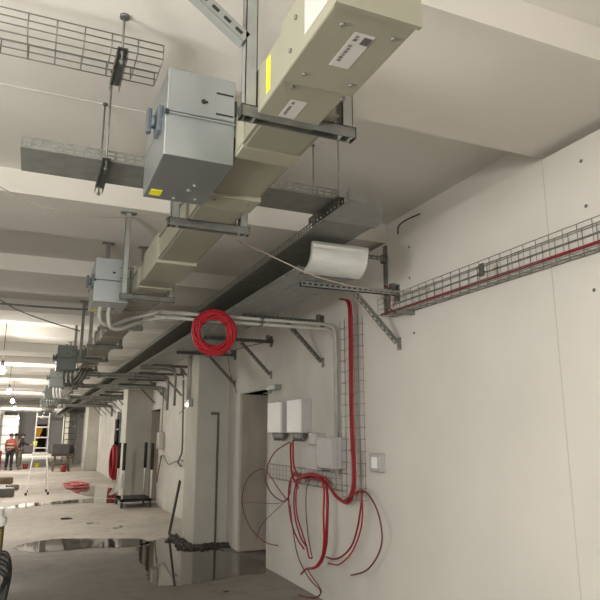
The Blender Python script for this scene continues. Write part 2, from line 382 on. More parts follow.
# ------------------------------------------------------------------ busbar trunking run
BX0, BX1, BZ0, BZ1 = 0.645, 0.862, 2.645, 2.80
bus = thing('busbar_trunking', 'long cream metal busbar trunking hung under the ceiling along the corridor', 'busbar', (0, 0, 0))
mb = MB()
mb.bbox((BX0, 1.70, BZ0), (BX1, 56, BZ1), 0.006)
mb.box((BX0-0.012, 1.70, BZ0+0.004), (BX0+0.002, 56, BZ0+0.011)); mb.box((BX1-0.002, 1.70, BZ0+0.004), (BX1+0.012, 56, BZ0+0.011)); mb.box((BX0-0.012, 1.70, BZ1-0.011), (BX0+0.002, 56, BZ1-0.004)); mb.box((BX1-0.002, 1.70, BZ1-0.011), (BX1+0.012, 56, BZ1-0.004))
mb.obj('trunking_casing', 'bus', bus)
# wide flanged cover on the near end: two stepped shells
mb = MB(); mb.bbox((0.590, 1.15, 2.612), (0.826, 1.52, 2.80), 0.005); mb.box((0.586, 1.146, 2.607), (0.830, 1.160, 2.806))
ec = mb.obj('end_cover', 'bus_light', bus)
mb = MB(); mb.bbox((0.597, 1.50, 2.622), (0.815, 1.79, 2.785), 0.005)
ec2 = mb.obj('end_sleeve', 'bus_light', bus)
def screws(pts, parent, ax, r=0.007):
    for p in pts:
        q = Vector(p) + Vector(ax)*0.006; MB().cyl(p, q, r, 8).obj('screw', 'galv_dull', parent)
for p in ((0.64, 1.22, 2.612), (0.79, 1.22, 2.612), (0.64, 1.46, 2.612), (0.79, 1.46, 2.612)): screws([p], ec, (0, 0, -1))
for p in ((0.590, 1.40, 2.74), (0.590, 1.44, 2.66)): screws([p], ec, (-1, 0, 0))
for p in ((0.64, 1.55, 2.622), (0.81, 1.55, 2.622)): screws([p], ec2, (0, 0, -1))
# rating label on the underside: lettering lines and a small grey square
def label_under(x0, x1, y0, y1, z, parent):
    l = MB().box((x0, y0, z-0.0012), (x1, y1, z)).obj('rating_label', 'white_label', parent, 'white rating label with dark print')
    mb = MB(); n = 9; xx = x0 + (x1-x0)*0.16; rw = (x1-x0)*0.17
    random.seed(5)
    for k in range(n):                                # a row of characters
        a = y0 + (y1-y0)*(0.07 + 0.088*k); h = (y1-y0)*0.058
        if k == 2: continue
        mb.box((xx, a, z-0.0018), (xx+rw, a+h*0.32, z-0.0010)); mb.box((xx, a+h*0.68, z-0.0018), (xx+rw, a+h, z-0.0010))
        if k % 2: mb.box((xx, a, z-0.0018), (xx+rw*0.25, a+h, z-0.0010))
        if k % 3: mb.box((xx+rw*0.75, a, z-0.0018), (xx+rw, a+h, z-0.0010))
    mb.obj('label_print', 'ink', l)
    return l
label_under(0.685, 0.745, 1.235, 1.39, 2.612, ec)
MB().box((0.718, 1.245, 2.6096), (0.742, 1.275, 2.611)).obj('label_square', 'ink', ec)
label_under(0.665, 0.72, 1.62, 1.73, 2.622, ec2)
MB().box((0.5885, 1.20, 2.645), (0.590, 1.34, 2.785)).obj('paper_label', 'white_label', ec, 'large white paper label on the side')
MB().box((0.5955, 1.625, 2.645), (0.597, 1.66, 2.765)).obj('warning_sticker', 'yellow', ec2, 'yellow warning strip on the side')
# joint covers along the run
jc = [(2.02, 0.10), (2.50, 0.16), (3.70, 0.50), (4.45, 0.10), (4.92, 0.22), (5.42, 0.10), (6.2, 0.22), (7.0, 0.12), (7.8, 0.22), (8.75, 0.2)] + [(9.9 + 1.05*k, 0.2) for k in range(20)]
for y, l in jc:
    mb = MB(); e = 0.010 if l < 0.15 else 0.018
    mb.bbox((BX0-e, y, BZ0-e), (BX1+e, y+l, BZ1+e), 0.004)
    o = mb.obj('joint_cover', 'bus_light', bus)
    if l > 0.15: screws([(BX0+0.03, y+l*0.3, BZ0-e), (BX1-0.03, y+l*0.3, BZ0-e)], o, (0, 0, -1), 0.006)

# ------------------------------------------------------------------ strut trapezes carrying the busbar
def c_channel(mb, p, q, w=0.041, slots_side=1):
    """slotted strut drawn as open C section between p and q (vertical)"""
    x, y, z0 = p; z1 = q[2]; h = w/2; t = 0.003
    mb.box((x-h, y-h, z0), (x+h, y-h+t, z1))
    for s in (-1, 1): mb.box((x+s*h, y-h, z0), (x+s*(h-t), y+h, z1)); mb.box((x+s*h, y+h-t, z0), (x+s*(h-0.011), y+h, z1))
    return mb
ztops = {}
def soffit(y):
    for i, f in enumerate(fronts):
        if f <= y <= f + 0.92: return ZS
    return ZC
TR = [1.76, 2.92, 4.76, 6.25, 7.75, 9.3, 10.85, 12.4, 14, 15.6, 17.3, 19, 21, 23, 25.5, 28, 31, 34, 38, 42]
ORD = 'first second third fourth fifth sixth seventh eighth ninth tenth eleventh twelfth thirteenth fourteenth fifteenth sixteenth seventeenth eighteenth nineteenth'.split()
tlabels = ['slotted steel trapeze frame carrying the near end of the cream busbar', 'steel trapeze frame under the busbar just behind the largest switch box',
           'steel trapeze frame under the busbar beside the second switch box'] + ['%s small steel trapeze frame under the busbar beyond the second switch box' % w for w in ORD]
for i, y in enumerate(TR):
    zt = soffit(y); xl, xr = 0.572, 0.928; g = 'trapeze frames carrying the busbar'
    t = thing('trapeze_hanger', tlabels[i], 'hanger', (xl, y, zt), g)
    for x in (0, xr-xl):
        mb = MB()
        if i < 3:
            c_channel(mb, (x, 0, BZ0-0.04-zt), (x, 0, 0))
            for k in range(int((zt-BZ0)/0.05)):
                mb.box((x-0.0215, -0.006, BZ0-zt+0.05*k), (x-0.0205, 0.006, BZ0-zt+0.05*k+0.028))
        else: mb.box((x-0.02, -0.02, BZ0-0.04-zt), (x+0.02, 0.02, 0))
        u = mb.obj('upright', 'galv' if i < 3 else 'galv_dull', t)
        MB().box((x-0.06, -0.035, -0.008), (x+0.06, 0.035, 0)).obj('ceiling_plate', 'galv_dull', t)
    mb = MB(); z1 = BZ0-zt
    mb.box((-0.03, -0.021, z1-0.041), (xr-xl+0.03, -0.018, z1)); mb.box((-0.03, 0.018, z1-0.041), (xr-xl+0.03, 0.021, z1)); mb.box((-0.03, -0.021, z1-0.003), (xr-xl+0.03, 0.021, z1))
    mb.obj('crossbar', 'zinc_dark', t)
    if i < 3:
        for x in (-0.031, xr-xl+0.028): MB().box((x, -0.022, z1-0.042), (x+0.004, 0.022, z1+0.001)).obj('end_cap', 'black', t)
        MB().bbox((xr-xl-0.075, -0.012, z1+0.004), (xr-xl-0.035, 0.012, z1+0.085), 0.003).cyl((xr-xl-0.055, -0.02, z1+0.03), (xr-xl-0.055, 0.02, z1+0.03), 0.010, 6).cyl((xr-xl-0.055, -0.02, z1+0.062), (xr-xl-0.055, 0.02, z1+0.062), 0.010, 6).obj('clamp', 'zinc_dark', t)
    if i == 0:                                     # raking brace to the left
        mb = MB(); p, q = Vector((-0.03, 0.0, 2.87-zt)), Vector((-0.86, 0.0, -0.005)); d = (q-p).normalized(); nn = Vector((d.z, 0, -d.x))
        mb.bar(p, q, 0.041, 0.003, up=nn); mb.bar(p+nn*0.02+Vector((0,0.019,0)), q+nn*0.02+Vector((0,0.019,0)), 0.003, 0.041, up=nn); mb.bar(p+nn*0.02-Vector((0,0.019,0)), q+nn*0.02-Vector((0,0.019,0)), 0.003, 0.041, up=nn)
        br = mb.obj('brace', 'galv', t)
        L = (q-p).length
        for k in range(int(L/0.05)):
            a = p + d*(0.02+0.05*k) + nn*0.02 + Vector((0, -0.0208, 0)); 
            MB().bar(a, a+d*0.028, 0.002, 0.012, up=nn).obj('slot', 'black', br) if k < 12 else None

# ------------------------------------------------------------------ tap-off switch boxes
def tap_box(y, label, detail=True, sc=1.0):
    w, dpt, h = 0.262, 0.46, 0.35
    x1 = BX0 - 0.018; t = thing('tap_off_box', label, 'switch box', (x1, y, BZ0-0.05), 'switch boxes plugged into the busbar')
    mb = MB(); hb = h*0.50; 
    mb.bbox((-w, 0, hb), (0, dpt, h), 0.004); up = mb.obj('upper_cover', 'galv_box', t)
    mb = MB(); mb.bbox((-w-0.004, 0.004, 0), (0, dpt+0.004, hb-0.006), 0.004); mb.box((-w-0.006, -0.004, hb-0.012), (0.002, dpt, hb-0.006)); lo = mb.obj('lower_cover', 'galv_box', t)
    MB().box((-w+0.004, 0.006, hb-0.008), (-0.004, dpt-0.004, hb+0.002)).obj('seam', 'black', t)
    # split door panel on the near face
    MB().box((-0.079, -0.0022, hb+0.004), (-0.004, 0, h-0.006)).obj('side_panel', 'galv_box', up)
    for zz in (hb+0.018, hb+0.105): MB().box((-0.076, -0.0035, zz), (-0.008, -0.001, zz+0.007)).obj('latch_slot', 'black', up)
    MB().box((-0.001, -0.003, hb+0.03), (0.006, 0.01, hb+0.09)).obj('hinge_slot', 'black', up)
    MB().cyl((-0.125, -0.004, hb+0.062), (-0.125, 0.0, hb+0.062), 0.009, 10).box((-0.129, -0.006, hb+0.058), (-0.109, -0.003, hb+0.065)).obj('keyhole', 'black', up)
    MB().box((-w-0.006, -0.008, hb-0.016), (-w+0.008, 0.002, hb+0.0)).obj('corner_catch', 'black', t)
    # isolator handle on the left face
    mb = MB(); mb.bbox((-w-0.02, 0.07, hb-0.05), (-w, 0.16, hb+0.055), 0.006); mb.cyl((-w-0.02, 0.115, hb), (-w-0.038, 0.115, hb), 0.026, 14)
    ih = mb.obj('isolator', 'grey_plastic', t)
    MB().bbox((-w-0.056, 0.10, hb-0.05), (-w-0.036, 0.13, hb+0.05), 0.005).obj('handle', 'grey_plastic', ih)
    MB().box((-w+0.015, dpt-0.10, -0.002), (-w+0.062, dpt-0.04, 0)).obj('warning_sticker', 'yellow', lo, 'yellow sticker under the box')
    for px, py in ((-0.09, 0.25), (-0.1, 0.31), (-0.05, 0.40), (-0.14, 0.42)): MB().cyl((px, py, 0), (px, py, -0.008), 0.008, 8).obj('screw', 'galv_dull', lo)
    # cream plug-in neck joining the trunking
    mb = MB(); i = len(mb.v)
    mb.bbox((0.0, 0.02, hb-0.05), (0.03, 0.25, hb+0.13), 0.003)
    mb.obj('plug_neck', 'bus_light', t)
    return t
tb = [tap_box(2.10, 'largest looking galvanised switch box, nearest one, beside the cream busbar')]
lab = ['second galvanised switch box along the busbar, two grey cables curving from its base', 'third switch box along the busbar, dark grey and small', 'fourth switch box along the busbar, with bright cable loops below', 'fifth switch box along the busbar, tiny and far', 'sixth switch box along the busbar, tiny, just before the ladder top']
for k, y in enumerate((4.88, 9.35, 12.9, 17.5, 23.0)):
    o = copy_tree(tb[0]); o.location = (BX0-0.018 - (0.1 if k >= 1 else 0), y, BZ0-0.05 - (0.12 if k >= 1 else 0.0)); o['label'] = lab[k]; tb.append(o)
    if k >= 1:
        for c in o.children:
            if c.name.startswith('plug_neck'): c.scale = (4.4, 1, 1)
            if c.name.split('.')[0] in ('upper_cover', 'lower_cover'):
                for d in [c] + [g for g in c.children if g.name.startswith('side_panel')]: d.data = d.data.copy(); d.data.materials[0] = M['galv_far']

# ------------------------------------------------------------------ perforated tray helpers
def tray(mb, p, length, axis, width, h=0.06, slots=True, lip=0.012, solid=False):
    """tray with floor at p (low corner), running along +X or +Y"""
    x, y, z = p
    S = (0.05, 0.034, ([0.02, 0.042] if h > 0.05 else [h*0.5]), 0.013 if h > 0.05 else 0.008) if slots else None
    nb = max(2, int(width/0.09))
    SB = (0.05, 0.028, [width*(k+0.5)/nb for k in range(nb)], 0.010) if slots and not solid else None
    if axis == 'x':
        mb.plate((x, y, z), (1,0,0), (0,1,0), length, width, 0.0016, SB)
        mb.plate((x, y, z), (1,0,0), (0,0,1), length, h, 0.0016, S); mb.plate((x, y+width, z), (1,0,0), (0,0,1), length, h, 0.0016, S)
        mb.box((x, y, z+h-0.002), (x+length, y+lip, z+h)); mb.box((x, y+width-lip, z+h-0.002), (x+length, y+width, z+h))
    else:
        mb.plate((x, y, z), (0,1,0), (1,0,0), length, width, 0.0016, SB)
        mb.plate((x, y, z), (0,1,0), (0,0,1), length, h, 0.0016, S); mb.plate((x+width, y, z), (0,1,0), (0,0,1), length, h, 0.0016, S)
        mb.box((x, y, z+h-0.002), (x+lip, y+length, z+h)); mb.box((x+width-lip, y, z+h-0.002), (x+width, y+length, z+h))
    return mb
TZ = 2.97
ct = thing('cable_tray', 'perforated galvanised cable tray crossing the ceiling and bending down the corridor', 'cable tray', (-0.16, 3.1, TZ))
o0 = Vector((-0.16, 3.1, TZ))
def rel(p): return tuple(Vector(p) - o0)
tray(MB(), rel((-0.16, 3.1, TZ)), 1.76, 'x', 0.30, solid=True).obj('cross_run', 'galv_dull', ct)
# rounded elbow from +X to +Y: centre of the bend on the far-left corner
mb = MB(); ecx, ecy = 1.64, 3.50; ri, ro = 0.05, 0.415; n = 18
for k in range(n):
    a0 = -PI/2 + PI/2*k/n; a1 = -PI/2 + PI/2*(k+1)/n
    def pp(r, a, z): return rel((ecx + r*math.cos(a), ecy + r*math.sin(a), z))
    mb.quad(pp(ri,a0,TZ), pp(ri,a1,TZ), pp(ro,a1,TZ), pp(ro,a0,TZ))
    mb.quad(pp(ro,a0,TZ), pp(ro,a1,TZ), pp(ro,a1,TZ+0.078), pp(ro,a0,TZ+0.078), smooth=True)
    mb.quad(pp(ri,a0,TZ), pp(ri,a1,TZ), pp(ri,a1,TZ+0.06), pp(ri,a0,TZ+0.06), smooth=True)
    mb.quad(pp(ro,a0,TZ+0.078), pp(ro,a1,TZ+0.078), pp(ro-0.012,a1,TZ+0.078), pp(ro-0.012,a0,TZ+0.078))
mb.obj('elbow', 'galv', ct)
tray(MB(), rel((1.67, 3.47, TZ)), 9.0, 'y', 0.36, solid=True).obj('long_run', 'galv_dull', ct)
tray(MB(), rel((1.67, 12.47, TZ)), 40.0, 'y', 0.36, slots=False).obj('far_run', 'galv_dull', ct)
# joint plate between elbow and run
MB().box(rel((1.56, 3.095, TZ+0.005)), rel((1.66, 3.098, TZ+0.055))).obj('splice_plate', 'galv', ct)

lt = thing('cable_tray', 'lower cable tray on wall brackets, its near end rolled into a bright curved sheet', 'cable tray', (1.72, 3.8, 2.78))
o0 = Vector((1.72, 3.8, 2.78))
LW = 0.50
tray(MB(), rel((1.72, 4.02, 2.78)), 8.5, 'y', LW, h=0.028).obj('tray_run', 'galv', lt)
tray(MB(), rel((1.72, 12.52, 2.78)), 40.0, 'y', LW, h=0.028, slots=False).obj('far_run', 'galv_dull', lt)
mb = MB(); R = 0.16; n = 14; x0, x1 = 1.72, 2.165; base = 2.725
prof = []
for k in range(n+1):
    a = PI/2*k/n; prof.append((3.78 + R - R*math.cos(a) , base + R*0.98 - R*math.sin(a)*0.98))
prof = [(3.775, 2.925), (3.772, 2.905)] + [(3.78 + R*(1-math.cos(PI/2*k/n)) - 0.0, base + R*(1-math.sin(PI/2*k/n))) for k in range(n+1)]
for k in range(len(prof)-1):
    (ya, za), (yb, zb) = prof[k], prof[k+1]
    mb.quad(rel((x0, ya, za)), rel((x1, ya, za)), rel((x1, yb, zb)), rel((x0, yb, zb)), smooth=True)
    for x in (x0, x1):
        cyy, czz = 3.78 + R, base + R
        def inn(y, z):
            k = 0.80; return (cyy + (y-cyy)*k, czz + (z-czz)*k) if z <= czz else (y + R*0.2, z)
        ia, ib = inn(ya, za), inn(yb, zb)
        mb.quad(rel((x, ya, za)), rel((x, yb, zb)), rel((x, *ib)), rel((x, *ia)), smooth=False)
mb.obj('curved_end', 'galv_bright', lt, 'bright convex end sheet')
MB().box(rel((1.715, 3.96, 2.745)), rel((2.17, 4.05, 2.782))).obj('end_plate', 'galv_dull', lt)

# rod trapezes of the crossing tray
def rod_hanger(x, ya, yb, zbar, label, single=False):
    zt = ZC if not single else ZS
    t = thing('rod_hanger', label, 'hanger', (x, ya, zt), 'threaded rod hangers')
    for y in ([0] if single else [0, yb-ya]):
        mb = MB().cyl((0, y, zbar-0.06-zt), (0, y, 0), 0.005, 8); mb.obj('rod', 'galv_dull', t)
        MB().cyl((0, y, -0.012), (0, y, 0), 0.02 if single else 0.012, 10).obj('anchor', 'zinc_dark', t)
        for dz in (-0.012, -0.056): MB().cyl((0, y, zbar+dz-zt), (0, y, zbar+dz+0.012-zt), 0.011, 6).obj('nut', 'zinc_dark', t)
    y0, y1 = -0.03, yb-ya+0.03; z1 = zbar-zt-0.002
    mb = MB()
    for s in (-1, 1):
        mb.plate((s*0.02, y0, z1-0.04), (0,1,0), (0,0,1), y1-y0, 0.04, 0.003, (0.05, 0.026, [0.02], 0.014))
    mb.box((-0.02, y0, z1-0.003), (0.02, y1, z1))
    mb.obj('channel_bar', 'zinc_dark', t); return t
rod_hanger(0.243, 3.085, 3.45, TZ, 'threaded rod hanger under the left end of the perforated crossing tray')
rod_hanger(1.575, 3.085, 3.45, TZ, 'threaded rod hanger where the perforated crossing tray meets its elbow')
MZ = 3.135
rod_hanger(0.218, 2.36, 2.60, MZ, 'single rod hanger with slotted bar under the wire basket tray', single=True)

# ------------------------------------------------------------------ wire basket trays
def basket(mb, pts_section, path, pitch, r=0.0022, end=None):
    """pts_section: list of offsets; path: (origin, dir, length). long wires at each section point; cross wires follow the section"""
    o, d, L = Vector(path[0]), Vector(path[1]), path[2]
    for s in pts_section[1]:
        mb.tube([o + Vector(s), o + Vector(s) + d*L], r, 5)
    k = 0
    while k*pitch <= L + 1e-6:
        mb.tube([o + Vector(s) + d*(k*pitch) for s in pts_section[0]], r*0.95, 5); k += 1
    return mb
wt = thing('wire_basket_tray', 'short wire mesh cable basket hanging below the first ceiling beam at top', 'cable tray', (-1.4, 2.36, MZ))
sec = [(0, 0, 0.065), (0, 0, 0), (0, 0.22, 0), (0, 0.22, 0.065)]
lw = [(0, 0, 0.065), (0, 0, 0.033), (0, 0, 0), (0, 0.055, 0), (0, 0.11, 0), (0, 0.165, 0), (0, 0.22, 0), (0, 0.22, 0.033), (0, 0.22, 0.065)]
basket(MB(), (sec, lw), ((0, 0, 0.004), (1, 0, 0), 1.785), 0.105, 0.003).obj('wire_mesh', 'wire', wt)
wm = thing('wire_basket_tray', 'long wire mesh cable basket along the lining boards of the right wall', 'cable tray', (2.6, -1.5, 2.56))
sec = [(0, 0, 0.135), (0, 0, 0), (0.15, 0, 0), (0.15, 0, 0.165)]
lw = [(0, 0, 0.135), (0, 0, 0.09), (0, 0, 0.045), (0, 0, 0), (0.05, 0, 0), (0.1, 0, 0), (0.15, 0, 0), (0.15, 0, 0.055), (0.15, 0, 0.11), (0.15, 0, 0.165)]
basket(MB(), (sec, lw), ((0, 0, 0), (0, 1, 0), 5.9), 0.10, 0.0028).obj('wire_mesh', 'wire', wm)
MB().box((-0.004, 4.55, 0.03), (0.0, 4.60, 0.115)).box((-0.006, 4.545, 0.05), (0.002, 4.605, 0.06)).box((-0.006, 4.545, 0.085), (0.002, 4.605, 0.095)).obj('splice_clip', 'zinc_dark', wm)
for yy in (1.2, 3.4, 5.6): MB().box((0.0, yy, -0.03), (0.166, yy+0.03, -0.002)).obj('support_bracket', 'galv_dull', wm)
# vertical riser basket behind the red bundle
wv = thing('wire_basket_tray', 'upright wire mesh cable basket on the wall behind the thick red cables', 'cable tray', (2.766, 4.95, 1.02))
sec = [(0, 0, 0), (-0.06, 0, 0), (-0.06, 0.36, 0), (0, 0.36, 0)]
lw = [(-0.012, 0, 0), (-0.06, 0, 0), (-0.06, 0.09, 0), (-0.06, 0.18, 0), (-0.06, 0.27, 0), (-0.06, 0.36, 0), (-0.012, 0.36, 0)]
basket(MB(), (sec, lw), ((0, 0, 0), (0, 0, 1), 1.66), 0.105, 0.0025).obj('wire_mesh', 'wire', wv)
wh = thing('wire_basket_tray', 'small wire mesh cable basket on the wall below the two white boxes', 'cable tray', (2.766, 5.33, 1.07))
sec = [(0, 0, 0.0), (-0.06, 0, 0), (-0.06, 0, 0.16), (0, 0, 0.16)]
lw = [(-0.01, 0, 0), (-0.06, 0, 0), (-0.06, 0, 0.055), (-0.06, 0, 0.11), (-0.06, 0, 0.16), (-0.01, 0, 0.16)]
basket(MB(), (sec, lw), ((0, 0, 0), (0, 1, 0), 2.1), 0.105, 0.0025).obj('wire_mesh', 'wire', wh)

# ------------------------------------------------------------------ wall brackets
def bracket(x_wall, detail):
    mb = MB(); L = 0.90; t = thing('cantilever_bracket', 'x', 'bracket', (x_wall, 0, 2.775), 'cantilever brackets along the right wall')
    S = (0.05, 0.03, [0.02], 0.014) if detail else None
    a = MB()
    a.plate((-L, -0.02, -0.04), (1,0,0), (0,0,1), L, 0.04, 0.003, S)
    MB().box((-L, 0.012, -0.04), (0, 0.02, -0.003)).obj('shaded_channel_back', 'black', t)  # black plate stands in for the shade inside the channel
    a.box((-L, -0.02, -0.003), (0, 0.02, 0)); a.obj('arm', 'galv' if detail else 'zinc_dark', t)
    b = MB(); p, q = Vector((-0.40, 0, -0.04)), Vector((-0.012, 0, -0.43)); d = (q-p).normalized(); nn = Vector((d.z, 0, -d.x)); Lb = (q-p).length
    for s in (-1, 1): b.plate(p + Vector((0, s*0.017, 0)), d, nn, Lb, 0.034, 0.003, S)
    b.bar(p + nn*0.0015, q + nn*0.0015, 0.034, 0.003, up=nn); b.obj('brace', 'galv_dull' if detail else 'zinc_dark', t)
    MB().box((-0.012, -0.025, -0.50), (0, 0.025, -0.40)).cyl((-0.02, 0, -0.47), (-0.012, 0, -0.47), 0.01, 6).obj('foot_plate', 'galv_dull', t)
    MB().box((-0.02, -0.03, -0.09), (0, 0.03, 0.05)).cyl((-0.035, 0, 0.03), (-0.02, 0, 0.03), 0.012, 6).obj('wall_plate', 'zinc_dark', t)
    MB().bbox((-0.075, -0.024, -0.01), (-0.035, 0.024, 0.06), 0.004).obj('clamp', 'zinc_dark', t)
    return t
b0 = bracket(W, True)
ys = [4.34, 5.85, 7.40, 8.95] + [10.9 + 1.55*k for k in range(18)]
bl = ['nearest cantilever bracket, its slotted arm below the bright curved tray end', 'cantilever bracket on the wall above the white boxes, second from the curved tray end',
      'cantilever bracket with brace ending beside the nearest doorway', 'cantilever bracket just before the nearest column, behind the red coil']
nb_ = 0
for i, y in enumerate(ys):
    if 15.8 < y < 16.9 or 28.9 < y < 30.7: continue
    if i == 0: o = b0
    else: o = copy_tree(b0)
    o.location = (W + (0.012 if y > 4.99 else 0), y, 2.775)
    o['label'] = bl[i] if i < 4 else '%s dark cantilever bracket on the right wall beyond the nearest column' % ORD[nb_]; nb_ += (i >= 4)
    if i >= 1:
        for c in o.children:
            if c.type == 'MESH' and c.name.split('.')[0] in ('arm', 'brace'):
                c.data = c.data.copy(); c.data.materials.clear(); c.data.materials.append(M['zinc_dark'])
# upper arm carrying the high tray and the slotted wall post
t = thing('wall_post', 'slotted steel post and short arm on the wall behind curved tray end', 'bracket', (W, 4.52, 2.60))
MB().plate((-0.021, -0.03, 0), (0,0,1), (0,1,0), 0.62, 0.041, 0.003, (0.05, 0.028, [0.02], 0.012)).box((-0.021, -0.03, 0), (0, -0.027, 0.62)).box((-0.021, 0.008, 0), (0, 0.011, 0.62)).obj('post', 'galv_dull', t)
MB().plate((-0.72, -0.05, 0.47), (1,0,0), (0,0,1), 0.70, 0.04, 0.003, (0.05, 0.03, [0.02], 0.014)).box((-0.72, -0.05, 0.507), (-0.02, -0.01, 0.51)).obj('arm', 'galv_dull', t)
MB().bbox((-0.06, -0.06, 0.455), (-0.02, 0.0, 0.53), 0.004).obj('clamp', 'zinc_dark', t)

# ------------------------------------------------------------------ wall boxes by the doorway
def panel_box(y0, y1, label):
    t = thing('control_box', label, 'electrical box', (W+0.012, y0, 1.6))
    dep = 0.13; w = y1-y0; h = 0.36
    MB().bbox((-dep+0.012, 0, 0), (0.0, w, h), 0.006).obj('housing', 'offwhite_box', t)
    c = MB(); c.bbox((-dep-0.012, 0.004, 0.004), (-dep+0.012, w-0.004, h-0.004), 0.005); c.obj('front_cover', 'white_box', t)
    MB().cyl((-dep/2, w*0.5, h-0.002), (-dep/2, w*0.5, h+0.016), 0.014, 8).obj('top_plug', 'offwhite_box', t)
    for k in range(3):
        yy = w*0.2 + k*w*0.27
        g = MB().lathe((-dep*0.55, yy, 0), [(0.03, 0), (0.033, -0.02), (0.026, -0.045), (0.03, -0.06), (0.022, -0.085), (0.0001, -0.09)], 12).obj('cable_gland', 'zinc_dark', t)
    MB().bbox((-dep*0.75, 0.03, -0.05), (-dep*0.35, w-0.05, 0), 0.005).obj('gland_plate', 'zinc_dark', t)
    return t
panel_box(6.15, 6.53, 'white louvred control box on the wall, the right one of the pair')
panel_box(6.72, 7.15, 'white louvred control box on the wall, nearest the doorway of the pair')
def small_box(y0, y1, z0, z1, dep, m, label):
    t = thing('junction_box', label, 'electrical box', (W + (0.012 if y0 > 4.99 else 0), y0, z0)); w, h = y1-y0, z1-z0
    MB().bbox((-dep*0.6, 0, 0), (0, w, h), 0.006).obj('back_shell', m, t)
    MB().bbox((-dep, -0.002, -0.002), (-dep*0.6, w+0.002, h+0.002), 0.012).obj('lid', m, t)
    for a in (0.02, w-0.02):
        for b in (0.02, h-0.02): MB().cyl((-dep-0.002, a, b), (-dep, a, b), 0.006, 8).obj('lid_screw', 'galv_dull', t)
    return t
small_box(5.70, 5.98, 1.24, 1.47, 0.16, 'offwhite_box', 'small grey white box on the wall below the right white control box')
small_box(5.80, 5.98, 1.485, 1.60, 0.12, 'offwhite_box', 'smallest pale box tucked between control box and the grey white box')
small_box(5.34, 5.66, 1.27, 1.56, 0.17, 'offwhite_box', 'rounded off white box on the wall beside the red cable riser')
t = small_box(4.62, 4.80, 1.28, 1.43, 0.06, 'offwhite_box', 'low off white socket box on the lining board right of red riser')
MB().box((-0.064, 0.04, 0.03), (-0.06, 0.13, 0.12)).obj('socket_plate', 'white_box', t)
# small bracket lamp above the doorway end
t = thing('door_closer', 'small pale metal box on the wall at the top of the nearest doorway', 'fixture', (W+0.012, 7.05, 2.12))
MB().bbox((-0.09, 0, 0), (0, 0.28, 0.06), 0.005).obj('housing', 'galv', t); MB().bar((-0.06, 0.2, -0.03), (-0.10, 0.36, -0.03), 0.02, 0.01).cyl((-0.06, 0.2, -0.03), (-0.06, 0.2, 0.0), 0.01, 8).obj('swing_arm', 'galv_dull', t)

# ------------------------------------------------------------------ red cables on the wall
def cable(name, pts, r, m, label, cat='cable', group=None, n=7, sub=6):
    o = MB().tube(smooth(pts, sub), r*(1.3 if group else 1), n).obj(name, m)
    return tag(o, label, cat, group)
def wp(px, py, d=0.09): return at(px, py, x=W-d)
# thick bundle down the riser, made of separate strands of one harness
hn = thing('red_cable_harness', 'thick bundle of red cables running down the wall basket to the U bend', 'cable', (0, 0, 0))
random.seed(21)
base = [(341, 299), (349, 303), (350.5, 330), (351, 380), (352, 430), (354, 465), (353.5, 488), (347, 502), (337, 497), (330, 488), (322, 480), (312, 477), (302, 476), (293, 474)]
for k in range(9):
    dx = (k % 3 - 1)*1.5; dd = 0.085 + 0.011*(k//3)
    pts = [wp(px+dx*(1 if i < 8 else 0.3), py + (0 if i < 7 else (k % 3 - 1)*1.6) + random.uniform(-0.3, 0.3), dd) for i, (px, py) in enumerate(base)]
    if k % 2: pts = pts[:-2-(k % 3)]
    MB().tube(smooth(pts, 5), 0.0075, 7).obj('cable_strand', ('red_cable', 'red_dark', 'red_bright')[k % 3], hn)
for py in (340, 395, 450): 
    p = wp(351.5, py, 0.096); MB().tube([p + Vector((0.018*math.cos(a), 0.028*math.sin(a), 0)) for a in [2*PI*i/12 for i in range(12)]], 0.004, 5, closed=True).obj('cable_tie', 'black', hn)
cable('red_cable', [wp(384, 286, 0.1), wp(388, 288, 0.09), wp(390, 297, 0.08), wp(390, 308, 0.08), wp(395, 313, 0.1)], 0.008, 'red_dark', 'short red cable dropping out of the lower tray into the wall basket')
cable('red_cable', [Vector((2.608, 4.36, 2.562)), Vector((2.606, 3.6, 2.561)), Vector((2.608, 3.0, 2.562)), Vector((2.605, 2.2, 2.561)), Vector((2.608, 1.0, 2.562)), Vector((2.606, -1.4, 2.562))], 0.009, 'red_dark', 'red cable lying along the long wall basket')
cable('brown_cable', [Vector((2.63, 4.4, 2.572)), Vector((2.635, 3.5, 2.569)), Vector((2.64, 2.4, 2.572)), Vector((2.635, 1.0, 2.571)), Vector((2.64, -1.4, 2.571))], 0.009, 'brown_cable', 'dark brown cable beside the red one in the long wall basket')
